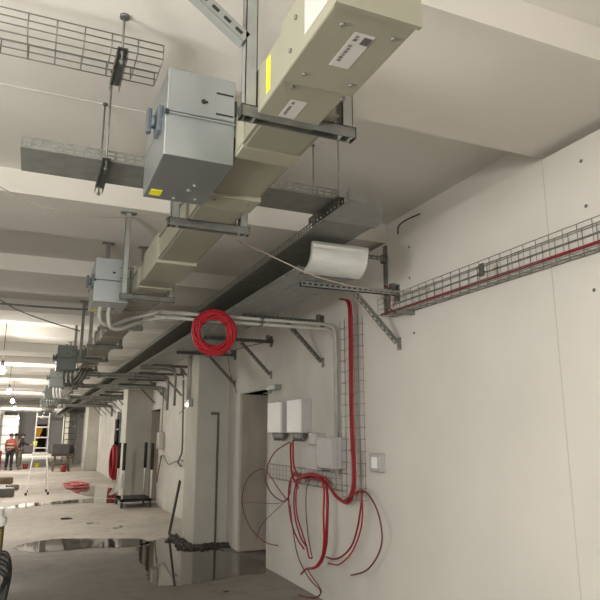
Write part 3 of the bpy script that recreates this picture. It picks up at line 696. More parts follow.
loops = [
 ('red_cable', [(291, 443), (290.5, 450), (291, 462), (292, 474), (296, 484), (298, 488)], 0.008, 0.13, 'red cable dropping from glands of the white control boxes to basket'),
 ('red_cable', [(293, 440), (293, 452), (294, 466), (298, 474), (306, 477)], 0.0075, 0.12, 'red cable beside the drop below the white control boxes'),
 ('red_dark', [(290, 442), (283, 446), (275, 452), (269, 462), (266, 475), (267, 485), (273, 495), (282, 501), (287, 499), (290, 492), (291, 478)], 0.0055, 0.15, 'dark red cable looping wide round the small wire basket'),
 ('red_dark', [(287, 500), (278, 488), (268, 473), (262, 469), (252, 474), (245, 484), (242, 500), (245, 516), (252, 530), (262, 540), (270, 544), (278, 545.5)], 0.0045, 0.16, 'thin dark red cable arching out over the open doorway'),
 ('brown_cable', [(240, 503.5), (252, 502.5), (268, 503.5), (280, 503), (288, 498)], 0.003, 0.16, 'thin brown cable stretching straight across the doorway edge'),
 ('brown_cable', [(288, 499), (275, 511), (262, 524), (257, 536), (256, 540)], 0.003, 0.17, 'thin brown cable slanting down left from the loops'),
 ('red_cable', [(293, 474), (289, 486), (289, 505), (292, 525), (298, 540), (304, 549)], 0.0065, 0.13, 'red cable falling in the left strand of the big loops'),
 ('red_dark', [(300, 474), (295, 488), (294, 505), (296, 522), (301, 538), (306, 546)], 0.006, 0.14, 'red cable falling just right of the leftmost strand'),
 ('red_cable', [(330, 482), (322, 476), (310, 474.5), (300, 480), (296, 495), (297, 515), (302, 532), (307, 548), (309, 557), (312, 558)], 0.006, 0.15, 'red cable arching over then hanging with a hooked end'),
 ('brown_cable', [(322, 477), (314, 476), (307, 487), (306, 510), (308, 535), (311, 552), (312.5, 558)], 0.004, 0.16, 'thin brown cable hanging inside the big loops'),
 ('red_cable', [(296, 480), (306, 474), (317, 474.5), (325, 482), (327, 500), (326, 530), (325, 552), (320, 564), (313, 568.5), (307, 568.5), (301, 574)], 0.0075, 0.16, 'red cable making the right side of the big hanging loop'),
 ('red_bright', [(300, 478), (310, 475), (320, 478), (324, 490), (323.5, 515), (324, 540), (322, 556), (316, 566), (308, 569)], 0.0075, 0.17, 'bright red cable inside the right side of the big loop'),
 ('red_dark', [(306, 482), (314, 477.5), (325, 484), (328, 498), (327.5, 530), (326, 548), (322, 562)], 0.006, 0.155, 'dark red cable hanging along the outer edge of the big loop'),
 ('brown_cable', [(290, 505), (293, 530), (297, 553), (304, 570), (312, 582), (320, 590), (319, 596), (312, 598), (299, 595)], 0.0045, 0.14, 'thin brown cable hanging lowest with its end curled near the floor'),
 ('red_dark', [(307, 569), (313, 578), (320, 588), (321, 593), (316, 597), (306, 597), (298, 595)], 0.004, 0.15, 'thin red cable curled at the very bottom of the loops'),
 ('red_dark', [(362, 491), (361, 505), (358, 525), (353, 543), (345, 554), (335, 559), (326, 557)], 0.0065, 0.12, 'red cable curving down left from the U bend'),
 ('red_cable', [(361, 491), (362.5, 508), (361, 528), (355, 546), (349, 556), (340, 564), (334, 564.5), (328, 563)], 0.0055, 0.13, 'second red cable curving down left from the U bend'),
 ('brown_cable', [(356, 496), (361, 490.5), (368, 494), (375, 505), (380, 520), (382, 540), (378, 555), (370, 567), (362, 572.5), (351, 575)], 0.0055, 0.12, 'long dark red cable looping down at the right of the riser'),
 ('red_dark', [(345, 500), (352, 496), (357, 492), (362, 490), (364, 492)], 0.0065, 0.115, 'short red cable end rising out of the U bend'),
]
for m_, pts, r, d, lb in loops:
    ws = [wp(px, py, d + 0.02*math.sin(i*1.7)) for i, (px, py) in enumerate(pts)]
    cable('red_cable' if m_ != 'brown_cable' else 'thin_cable', ws, r, m_, lb, 'cable', 'loose cables hanging on the wall')

# ------------------------------------------------------------------ conduits
def conduit_run(y, z, x0, label, zdown=None, n=2, r=0.016, m='grey_conduit', xe=None, ydrop=None):
    t = thing('conduit_run', label, 'conduit', (0, 0, 0), 'conduits crossing to the right wall'); xe = xe or W-0.05
    for k in range(n):
        zz = z - 0.045*k; yy = y + 0.02*k
        pts = [Vector((x0, yy, zz)), Vector((xe-0.12, yy, zz)), Vector((xe-0.03, yy, zz-0.03)), Vector((xe, yy, zz-0.12)), Vector((xe, yy+0.0, (zdown if zdown else zz-0.4)))]
        MB().tube(pts[:2] + smooth(pts[1:4], 6)[1:] + [pts[4]], r, 10).obj('pipe', m, t)
        for xx in [x0 + 0.4 + 0.6*j for j in range(int((xe-x0-0.3)/0.6))]:
            MB().cyl((xx-0.02, yy, zz), (xx+0.02, yy, zz), r*1.35, 10).obj('coupling', 'galv_dull', t)
    return t
c1 = conduit_run(5.43, 2.655, 0.93, 'pair of grey conduits crossing from second switch box to the riser', 1.2)
# flexible tails from the box base into the conduits
for k in range(2):
    x = 0.47 + 0.07*k
    pts = [(x-0.03, 5.12, 2.61), (x-0.035, 5.13, 2.54), (x-0.01, 5.16, 2.475-0.03*k), (x+0.08, 5.22, 2.475-0.03*k), (x+0.22, 5.35, 2.55-0.03*k), (x+0.34, 5.43+0.02*k, 2.60-0.025*k), (x+0.5, 5.43+0.02*k, 2.655-0.045*k)]
    MB().tube(smooth(pts, 8), 0.017, 9).obj('flexible_tail', 'grey_conduit', c1, 'pale flexible cable tail')
conduit_run(11.1, 2.60, 0.6, 'pair of conduits crossing from the third switch box to the column', 2.0, 2, 0.022, xe=2.2, m='galv_dull')
conduit_run(13.9, 2.60, 0.55, 'pair of conduits crossing beside the fourth switch box', 2.3, 2, 0.022, m='galv_dull')
conduit_run(18.4, 2.60, 0.55, 'conduits crossing below the far trays past the second column', 2.2, 2, 0.03, m='galv_dull')
conduit_run(24.0, 2.60, 0.55, 'farthest conduits crossing the corridor beneath the trays', 2.2, 2, 0.035, m='galv_dull')
conduit_run(10.5, 2.70, 1.6, 'short conduits above the corridor side of the nearest column', 2.05, 2, 0.02, xe=2.2, m='galv_dull')
# extra box tails at the far switch boxes
for (y, x) in ((12.95, 0.35), (17.6, 0.35), (9.5, 0.38)):
    o = MB()
    for k in range(3):
        o.tube(smooth([(x+0.06*k, y+0.1, 2.474), (x+0.06*k, y+0.12, 2.40), (x+0.06*k+0.04, y+0.25, 2.28), (x+0.06*k+0.15, y+0.6, 2.36), (x+0.06*k+0.3, y+1.0, 2.62)], 6), 0.02, 6)
    tag(o.obj('cable_tail', M['white_box'] if y == 12.95 else M['galv_dull']), {12.95: 'bright white cable loop below the fourth switch box', 17.6: 'grey cable loop below the fifth switch box', 9.5: 'grey cable loop below the third switch box'}[y], 'cable', 'cable loops below switch boxes')
# surface conduits on the column side and behind it
for k, (x, y, z0, z1, r) in enumerate(((2.265, 9.85, 2.10, 2.95, 0.014), (2.265, 9.72, 2.10, 2.95, 0.018))):
    o = MB().cyl((x, y, z0), (x, y, z1), r, 10).obj('surface_conduit', 'grey_conduit')
    tag(o, ('slim vertical pipe, farther one, on the corridor side of the nearest column', 'thicker vertical pipe, nearer one, on the corridor side of the nearest column')[k], 'pipe')
t = thing('bulkhead_lamp', 'small lit lamp on a stub arm at the side of the nearest column', 'lamp', (2.29, 9.62, 2.06))
MB().bbox((-0.07, -0.05, -0.06), (0, 0.05, 0.06), 0.012).obj('housing', 'offwhite_box', t)
MB().lathe((-0.075, 0, -0.03), [(0.001, -0.035), (0.022, -0.028), (0.034, 0), (0.03, 0.02), (0.001, 0.026)], 12, 'x').obj('lens', 'glow_small', t)
MB().bar((-0.08, 0.0, -0.05), (-0.19, 0.03, -0.17), 0.012, 0.012).obj('stub_arm', 'galv_dull', t)
# angle profile leaning on the column's near face
t = thing('steel_angle', 'tall dark steel profile fixed upright at the right edge of nearest column', 'steel profile', (2.60, 9.25, 0.0))
MB().box((0.0, -0.03, 0), (0.025, -0.001, 1.90)).obj('post', 'zinc_dark', t)
MB().box((-0.10, -0.035, 1.87), (0.025, -0.002, 1.91)).obj('head', 'zinc_dark', t)
# plank leaning at the back side of the column
t = MB().bar((2.17, 10.35, 0.015), (2.275, 10.18, 0.85), 0.02, 0.10, up=(0, 1, 0)).obj('leaning_board', 'foam'); tag(t, 'dark board leaning against the far side of the nearest column', 'board')
# boxes and pipes on the wall of the second bay
t = thing('junction_box', 'grey box with pipe beside the second doorway on the bright wall', 'electrical box', (W, 14.15, 1.25))
MB().bbox((-0.12, 0, 0), (0, 0.26, 0.36), 0.01).obj('housing', 'column', t)
MB().cyl((-0.04, 0.12, 0.36), (-0.04, 0.12, 1.22), 0.018, 8).obj('pipe', 'grey_conduit', t)
MB().bbox((-0.1, 0.02, 1.2), (0, 0.26, 1.34), 0.02).obj('top_fitting', 'galv_dull', t)
cable('thin_cable', [wp(160, 458, 0.05), wp(163, 455, 0.07), wp(168, 464, 0.08), wp(174, 462, 0.08), wp(180, 460, 0.06), wp(183, 461, 0.05)], 0.012, 'galv_dull', 'grey cable sagging between box and pipe on the bright wall')
cable('thin_cable', [wp(162, 455, 0.05), wp(159, 468, 0.06), wp(157, 482, 0.06)], 0.012, 'brown_cable', 'brown cable slanting down beside the second doorway')
cable('thin_cable', [wp(183.5, 380, 0.05), wp(182.8, 420, 0.05), wp(182, 450, 0.05), wp(179.5, 458, 0.06), wp(178, 463, 0.06), wp(181, 466, 0.06)], 0.018, 'zinc_dark', 'dark vertical cable with hooked end behind the nearest column')
# thin pale string and droop wires
cable('string', [at(240, 242, y=3.72), at(265, 253, y=3.70), at(290, 265, y=3.70), at(312, 275, y=3.70), at(335, 282, y=3.72), at(362, 288, y=3.80), at(385, 291, x=2.52), at(402, 291.5, x=2.59), at(430, 289, x=2.595)], 0.005, 'string', 'pale thin cable drooping across the curved tray end to the wall')
cable('string', [at(-15, 180, y=4.4), at(0, 187, y=4.4), at(35, 204, y=4.4), at(70, 213, y=4.4), at(110, 217, y=4.45), at(150, 216, y=4.5), at(200, 219, y=4.55), at(230, 236, y=4.6), at(262, 254, y=4.6)], 0.0045, 'string', 'thin brown wire drooping across the ceiling below the crossing tray')
cable('string', [at(-20, 302, y=6.9), at(0, 303.5, y=6.9), at(45, 307, y=6.95), at(95, 310, y=7.0)], 0.011, 'zinc_dark', 'dark wire stretched across the ceiling left of second switch box')
cable('string', [at(0, 300, y=8.6), at(20, 311, y=8.6), at(50, 322, y=8.6), at(80, 331, y=8.7)], 0.008, 'zinc_dark', 'thinner dark wire slanting down toward the third switch box')
cable('thin_cable', [Vector((W-0.02, 4.28, 3.26)), Vector((W-0.015, 4.27, 3.33)), Vector((W+0.03, 4.22, 3.375)), Vector((W+0.09, 4.10, 3.40))], 0.006, 'black', 'short black cable curling over the top of the lining board')
cable('thin_cable', [at(272, 345, y=7.35), at(276, 330, y=7.3), at(277, 315, y=7.2), at(268, 292, y=7.0)], 0.005, 'red_dark', 'thin dark red cable hanging loose beneath the lower tray')
cable('thin_cable', [at(205, 357, y=7.9), at(225, 353, y=7.6), at(245, 347, y=7.4), at(262, 343, y=7.3), at(272, 340, y=7.3)], 0.005, 'brown_cable', 'thin brown cable drooping from red coil to the third bracket')
cable('thin_cable', [at(228, 357, y=8.7), at(230, 372, y=8.7), at(234, 385, y=8.6), at(237, 393, y=8.55)], 0.005, 'brown_cable', 'thin brown cable hanging above the nearest doorway')

# ------------------------------------------------------------------ the red coil hung under the trays
cc = at(214, 332.5, y=5.3)
rc = thing('red_cable_coil', 'round coil of bright red cable hung under the cable trays', 'cable coil', cc)
random.seed(4); mb = MB(); pts = []
turns = 15; R0 = 0.165
for k in range(turns*36):
    a = 2*PI*k/36; tt = k/36
    rr = R0 + 0.032*math.sin(tt*2.4) + 0.008*math.sin(a*3+tt); dy = 0.03*math.cos(tt*2.4)
    pts.append(Vector((rr*math.cos(a), dy, rr*math.sin(a))))
mb.tube(pts, 0.011, 6); mb.obj('windings', 'red_bright', rc)
for a in (0.7, 2.6, 4.4):
    c = Vector((R0*math.cos(a), 0, R0*math.sin(a))); d = Vector((math.cos(a), 0, math.sin(a)))
    MB().tube([c + d*0.048*math.cos(q) + Vector((0, 0.046*math.sin(q), 0)) for q in [2*PI*i/14 for i in range(14)]], 0.004, 5, closed=True).obj('binding_tie', 'red_dark', rc)
hook = Vector((0, 0.13, 2.665-cc.z+0.02))
MB().tube(smooth([(0, 0.0, R0-0.03), (0, 0.06, R0+0.03), (0, 0.12, 2.665-cc.z+0.022), (0, 0.15, 2.665-cc.z+0.01), (0, 0.10, R0-0.02), (0, 0, R0-0.035)], 6), 0.004, 5).obj('hanging_loop', 'brown_cable', rc)
# red hose coil on the far wall, pinkish tubing on the floor
def hose_coil(name, loc, R, r, turns, m, label, axis, seed=1, squash=1.0, cat='hose'):
    random.seed(seed); pts = []
    for k in range(turns*28):
        a = 2*PI*k/28; tt = k/28; rr = R + r*1.6*math.sin(tt*2.1); w = r*2.0*math.cos(tt*1.7)
        if axis == 'x': pts.append(Vector((w - r*3, rr*math.cos(a)*squash, rr*math.sin(a))))
        else: pts.append(Vector((rr*math.cos(a) + 0.13*math.sin(tt*1.3), rr*math.sin(a)*squash*(0.8+0.3*math.sin(tt*2.2)) + 0.25*math.cos(tt*0.9), r*3.0 + w)))
    o = MB().tube(pts, r, 7).obj(name, m); o.location = loc
    return tag(o, label, cat)
hp = at(113.5, 462, x=W-0.1)
hose_coil('red_hose_coil', (W-0.02, hp.y, hp.z), 0.52, 0.03, 6, 'red_cable', 'red hose coil hanging on the far wall behind the platform trolley', 'x', 2, 1.0)
fb = at(76, 487, z=0)
hose_coil('tubing_bundle', (fb.x, fb.y, 0), 0.24, 0.022, 11, 'pink_bundle', 'loose bundle of pinkish red tubing on the wet floor', 'z', 6, 1.8)
t = thing('hose_cabinet', 'open grey frame cabinet on the far wall above the red hose', 'cabinet', (W, 21.6, 1.5))
MB().box((-0.05, -0.03, -0.2), (0, 0.0, 0.75)).box((-0.05, 0.9, -0.2), (0, 0.93, 0.75)).box((-0.05, -0.03, 0.2), (0, 0.93, 0.24)).obj('frame', 'zinc_dark', t)
MB().bbox((-0.12, 0.15, 0.55), (0, 0.75, 0.8), 0.02).obj('head_unit', 'galv_dull', t)

# ------------------------------------------------------------------ platform trolley with sleeved posts
t = thing('platform_trolley', 'black platform trolley with four white posts in dark foam sleeves', 'trolley', (1.93, 14.35, 0))
tw, tl = 0.66, 0.95
mb = MB(); mb.box((0, 0, 0.13), (tw, 0.05, 0.19)); mb.box((0, tl-0.05, 0.13), (tw, tl, 0.19)); mb.box((0, 0, 0.13), (0.05, tl, 0.19)); mb.box((tw-0.05, 0, 0.13), (tw, tl, 0.19)); mb.box((0, 0, 0.175), (tw, tl, 0.19)); mb.obj('deck', 'foam', t)
for x in (0.025, tw-0.025):
    for y in (0.025, tl-0.025):
        p = MB().cyl((x, y, 0.19), (x, y, 1.36), 0.02, 10).obj('post', 'white_box', t)
        MB().cyl((x, y, 0.80), (x, y, 1.38), 0.036, 10).obj('foam_sleeve', 'foam', p)
        w = MB().lathe((x, y, 0.06), [(0.001, -0.02), (0.06, -0.02), (0.06, 0.02), (0.001, 0.02)], 14, 'x').obj('wheel', 'black', t)
        MB().box((x-0.03, y-0.02, 0.06), (x-0.024, y+0.02, 0.13)).box((x+0.024, y-0.02, 0.06), (x+0.03, y+0.02, 0.13)).obj('caster_fork', 'galv_dull', w)
# crumpled plastic film hanging at the corner
mb = MB(); random.seed(9); nx, nz = 10, 10; g = []
for i in range(nx+1):
    for j in range(nz+1):
        u, v = i/nx, j/nz
        x = 0.06 - 0.34*u*(0.3+0.7*v); z = 0.76 - 0.30*v - 0.20*u*v + 0.03*math.sin(9*u+5*v); y = 0.02 + 0.05*math.sin(8*u+3*v) + random.uniform(-0.015, 0.015)
        g.append((x, y, max(0.02, z)))
mb.v = g
for i in range(nx):
    for j in range(nz): mb.f.append((i*(nz+1)+j, (i+1)*(nz+1)+j, (i+1)*(nz+1)+j+1, i*(nz+1)+j+1)); mb.sm.append(True)
o = mb.obj('plastic_film', 'film'); o.location = (1.93, 14.31, 0); tag(o, 'crumpled white plastic film hanging off the platform trolley corner', 'plastic sheet')

# ------------------------------------------------------------------ ladder, trestle and far clutter
t = thing('step_ladder', 'tall aluminium stepladder standing in the middle of the far corridor', 'ladder', (0.30, 18.3, 0))
H = 2.0
def lerp(a, b, k): return tuple(a[i] + (b[i]-a[i])*k for i in range(3))
fl, fr, tl_, tr_ = (-0.27, 0, 0.05), (0.27, 0, 0.05), (-0.17, 0.45, 1.05), (0.17, 0.45, 1.05)
for a, b in ((fl, tl_), (fr, tr_)): MB().bar(a, b, 0.03, 0.06, up=(0, 1, 0)).obj('side_rail', 'alu', t)
for a, b in (((-0.17, 0.45, 1.05), (-0.16, 0.5, 2.15)), ((0.17, 0.45, 1.05), (0.16, 0.5, 2.15))): MB().bar(a, b, 0.025, 0.05, up=(0, 1, 0)).obj('upper_rail', 'alu', t)
for a, b in (((-0.25, 0.95, 0.05), (-0.17, 0.5, 1.05)), ((0.25, 0.95, 0.05), (0.17, 0.5, 1.05))): MB().bar(a, b, 0.025, 0.05, up=(0, 1, 0)).obj('rear_rail', 'alu', t)
for k in range(4): MB().bar(lerp(fl, tl_, 0.12+0.25*k), lerp(fr, tr_, 0.12+0.25*k), 0.05, 0.03).obj('rung', 'alu', t)
for k in range(4): z = 1.2 + 0.28*k; MB().bar((-0.165, 0.47, z), (0.165, 0.47, z), 0.04, 0.03).obj('rung', 'alu', t)
for x, y in ((-0.27, 0), (0.27, 0), (-0.25, 0.95), (0.25, 0.95)): MB().bbox((x-0.03, y-0.03, 0), (x+0.03, y+0.03, 0.07), 0.006).obj('rubber_foot', 'black', t)
MB().bbox((-0.2, 0.38, 1.02), (0.2, 0.54, 1.08), 0.008).obj('hinge_bar', 'alu', t)
t = thing('trestle_bench', 'timber trestle carrying a dark grey machine on the far floor', 'trestle', (1.33, 29.2, 0))
for x in (-0.25, 0.25):
    for s in (-1, 1): MB().bar((x*1.3, s*0.4, 0), (x, s*0.12, 0.62), 0.06, 0.06).obj('leg', 'timber', t)
MB().box((-0.4, -0.25, 0.62), (0.4, 0.25, 0.68)).obj('top_board', 'timber', t); MB().box((-0.3, -0.35, 0.25), (0.3, 0.3, 0.29)).obj('lower_board', 'timber', t)
t = thing('machine', 'dark grey boxy machine resting on the timber trestle', 'machine', (1.33, 29.2, 0.68))
MB().bbox((-0.42, -0.22, 0), (0.30, 0.22, 0.46), 0.03).obj('housing', 'grey_paint', t)
MB().lathe((0.30, 0, 0.23), [(0.19, 0), (0.19, 0.16), (0.12, 0.2), (0.001, 0.2)], 16, 'x').obj('motor_end', 'black', t)
t = thing('bucket', 'small red bucket on the floor in front of the timber trestle', 'bucket', (1.42, 28.6, 0.0))
MB().lathe((0, 0, 0), [(0.001, 0), (0.1, 0), (0.14, 0.25), (0.13, 0.25), (0.095, 0.01), (0.001, 0.01)], 14).obj('pail', 'red_plastic', t)
MB().tube([(0.14*math.cos(a), 0, 0.25+0.10*math.sin(a)) for a in [PI*i/10 for i in range(11)]], 0.006, 5).obj('bail_handle', 'galv_dull', t)
for (px, py, m_, lb) in ((25, 469, 'red_plastic', 'dark red bucket on the floor behind the second worker'), (36.5, 468, 'yellow', 'yellow bucket on the floor seen through the ladder')):
    c = at(px, py, z=0); s = 0.75
    t = thing('bucket', lb, 'bucket', (c.x, c.y, 0), 'buckets on the far floor')
    MB().lathe((0, 0, 0), [(0.001, 0), (0.12*s, 0), (0.16*s, 0.3*s), (0.15*s, 0.3*s), (0.11*s, 0.012), (0.001, 0.012)], 14).obj('pail', m_, t)
    MB().tube([(0.16*s*math.cos(a), 0, 0.3*s+0.1*math.sin(a)) for a in [PI*i/10 for i in range(11)]], 0.008, 5).obj('bail_handle', 'galv_dull', t)
# orange sheet hung in the end doorway
mb = MB(); n = 8
p0 = at(35.5, 427.5, y=57.0); p1 = at(42.5, 440, y=57.0)
wx, hz = p1.x-p0.x, p0.z-p1.z
mb.v = []; 
for i in range(n+1):
    for j in range(n+1):
        u, v = i/n, j/n; mb.v.append((wx*u*(1-0.45*v), 0.06*math.sin(7*u), -hz*v*(1.0 - 0.15*u)))
for i in range(n):
    for j in range(n): mb.f.append((i*(n+1)+j, (i+1)*(n+1)+j, (i+1)*(n+1)+j+1, i*(n+1)+j+1)); mb.sm.append(True)
o = mb.obj('orange_sheet', 'orange_sheet'); o.location = p0; tag(o, 'bright orange yellow sheet hanging in front of the end doorway', 'sheet')
for xx in (0.02, wx-0.02): MB().cyl((xx, 0, 0), (xx, 0, 3.31-p0.z), 0.01, 6).obj('hanging_cord', 'string', o)
# far scaffold tower of ladder frames against the end bay
t = thing('ladder_frame', 'tall grey ladder frame standing behind the trestle by far bays', 'ladder', (1.95, 36.0, 0))
for x in (-0.28, 0.28): MB().box((x-0.03, -0.03, 0), (x+0.03, 0.03, 2.7)).obj('side_rail', 'galv_dull', t)
for k in range(8): MB().box((-0.28, -0.02, 0.3+0.31*k), (0.28, 0.02, 0.35+0.31*k)).obj('rung', 'galv_dull', t)
M['dim_glass'] = mat('dusty_glass', (0.42, 0.43, 0.43), 0.4, noise=0.1)
t = thing('glazed_partition', 'pale glazed screen with crossbars at the corridor end behind second worker', 'partition', (-2.0, 52, 0))
MB().box((0, 0, 0), (1.2, 0.05, 2.9)).obj('screen', 'dim_glass', t)
for k in range(5): MB().box((0, -0.03, 0.1+0.66*k), (1.2, 0, 0.16+0.66*k)).obj('crossbar', 'grey_paint', t)
for x in (0, 1.14): MB().box((x, -0.03, 0), (x+0.06, 0, 2.9)).obj('stile', 'grey_paint', t)
# pale low boards across the corridor end
t = MB().bbox((-1.2, 49.0, 0), (1.9, 49.5, 0.10), 0.02).obj('board_stack', 'film'); tag(t, 'low pale stack of boards across the floor at corridor end', 'boards')

# clutter at the left edge
def clutter(px, py, size, m_, name, label, cat, rz=0.2):
    c = at(px, py, z=0); t = thing(name, label, cat, (c.x, c.y, 0), rotz=rz); a, b, h = size
    MB().bbox((-a/2, -b/2, 0.02), (a/2, b/2, h), 0.012).obj('body', m_, t)
    MB().box((-a/2+0.03, -b/2-0.004, 0), (-a/2+0.09, b/2+0.004, 0.02)).box((a/2-0.09, -b/2-0.004, 0), (a/2-0.03, b/2+0.004, 0.02)).obj('runner', 'timber', t)
    MB().box((-a/2-0.003, -0.04, h*0.3), (a/2+0.003, 0.04, h+0.003)).obj('strap', 'black', t)
    return t
clutter(2, 497, (0.5, 0.4, 0.22), 'grey_paint', 'tool_case', 'dark case on the floor at the left edge, nearest of three', 'case')
clutter(12, 490, (0.30, 0.35, 0.14), 'grey_cloth', 'cardboard_carton', 'small brown grey carton on the floor left of the ladder', 'box')
clutter(-2, 484, (0.8, 0.5, 0.20), 'timber', 'timber_pallet', 'low timber pack at the left edge behind the dark case', 'timber')
t = clutter(-14, 474, (0.9, 0.7, 0.9), 'red_plastic', 'red_crate', 'red crate at the left edge beside the orange vested worker', 'crate')
# near left: yellow-green drum pump stand with hoses
q = at(-2.0, 600, y=5.2)
t = thing('site_cart', 'yellow green machine with black hoses cut off by left edge', 'machine', (-0.275, 5.2, 0))
MB().bbox((-0.30, -0.10, 0.55), (0.155, 0.30, 0.93), 0.012).obj('tank', 'yellow_paint', t)
MB().lathe((0.10, 0.1, 0.93), [(0.07, 0), (0.075, 0.05), (0.05, 0.07), (0.05, 0.12), (0.001, 0.12)], 14).obj('filler_cap', 'film', t)
for x, y in ((-0.25, -0.06), (0.13, -0.06), (-0.25, 0.26), (0.13, 0.26)): MB().bar((x, y, 0), (x, y, 0.56), 0.03, 0.03, up=(0, 1, 0)).obj('leg', 'black', t)
MB().box((-0.28, -0.08, 0.25), (0.15, 0.28, 0.28)).obj('shelf', 'black', t)
for k in range(5):
    MB().tube(smooth([(0.10-0.03*k, -0.10, 0.74), (0.19, -0.14-0.02*k, 0.77-0.03*k), (0.225-0.01*k, -0.14, 0.62-0.02*k), (0.18-0.015*k, -0.12, 0.30), (0.15-0.03*k, -0.12, 0.12), (0.12-0.05*k, -0.10, 0.03)], 7), 0.016, 8).obj('hose', ('black', 'dirt')[k % 2], t)

# ------------------------------------------------------------------ hanging bulbs
def bulb(x, y, zt, label, power, zl=3.0):
    t = thing('hanging_bulb', label, 'light bulb', (x, y, zt), 'bare bulbs along the corridor')
    dz = zl - zt
    MB().cyl((0, 0, dz+0.16), (0, 0, 0), 0.006, 6).obj('cord', 'black', t)
    MB().lathe((0, 0, dz+0.06), [(0.026, 0), (0.03, 0.05), (0.022, 0.1), (0.001, 0.11)], 12).obj('socket', 'black', t)
    MB().lathe((0, 0, dz), [(0.001, -0.07), (0.03, -0.064), (0.055, -0.035), (0.06, 0.0), (0.045, 0.035), (0.026, 0.06)], 16).obj('glass', 'glow', t)
    l = bpy.data.lights.new('bulb_light', 'POINT'); l.energy = power; l.color = (1.0, 0.94, 0.86); l.shadow_soft_size = 0.07
    lo = bpy.data.objects.new('bulb_light', l); COL.objects.link(lo); lo.location = (x, y-0.14, zl-0.12)
    return t
BL = [(2, 370, 'bare lit bulb nearest the camera at the left edge', 85), (9, 391, 'bare lit bulb second along the corridor ceiling', 130), (12.5, 401, 'bare lit bulb third along the corridor ceiling', 140),
      (15, 408, 'bare lit bulb fourth along the corridor ceiling', 190), (18, 418, 'farthest bare lit bulb at the corridor end', 520)]
for px, py, lb, pw in BL:
    p = at(px, py, z=2.65); bulb(p.x, p.y, soffit(p.y), lb, pw, 2.65)

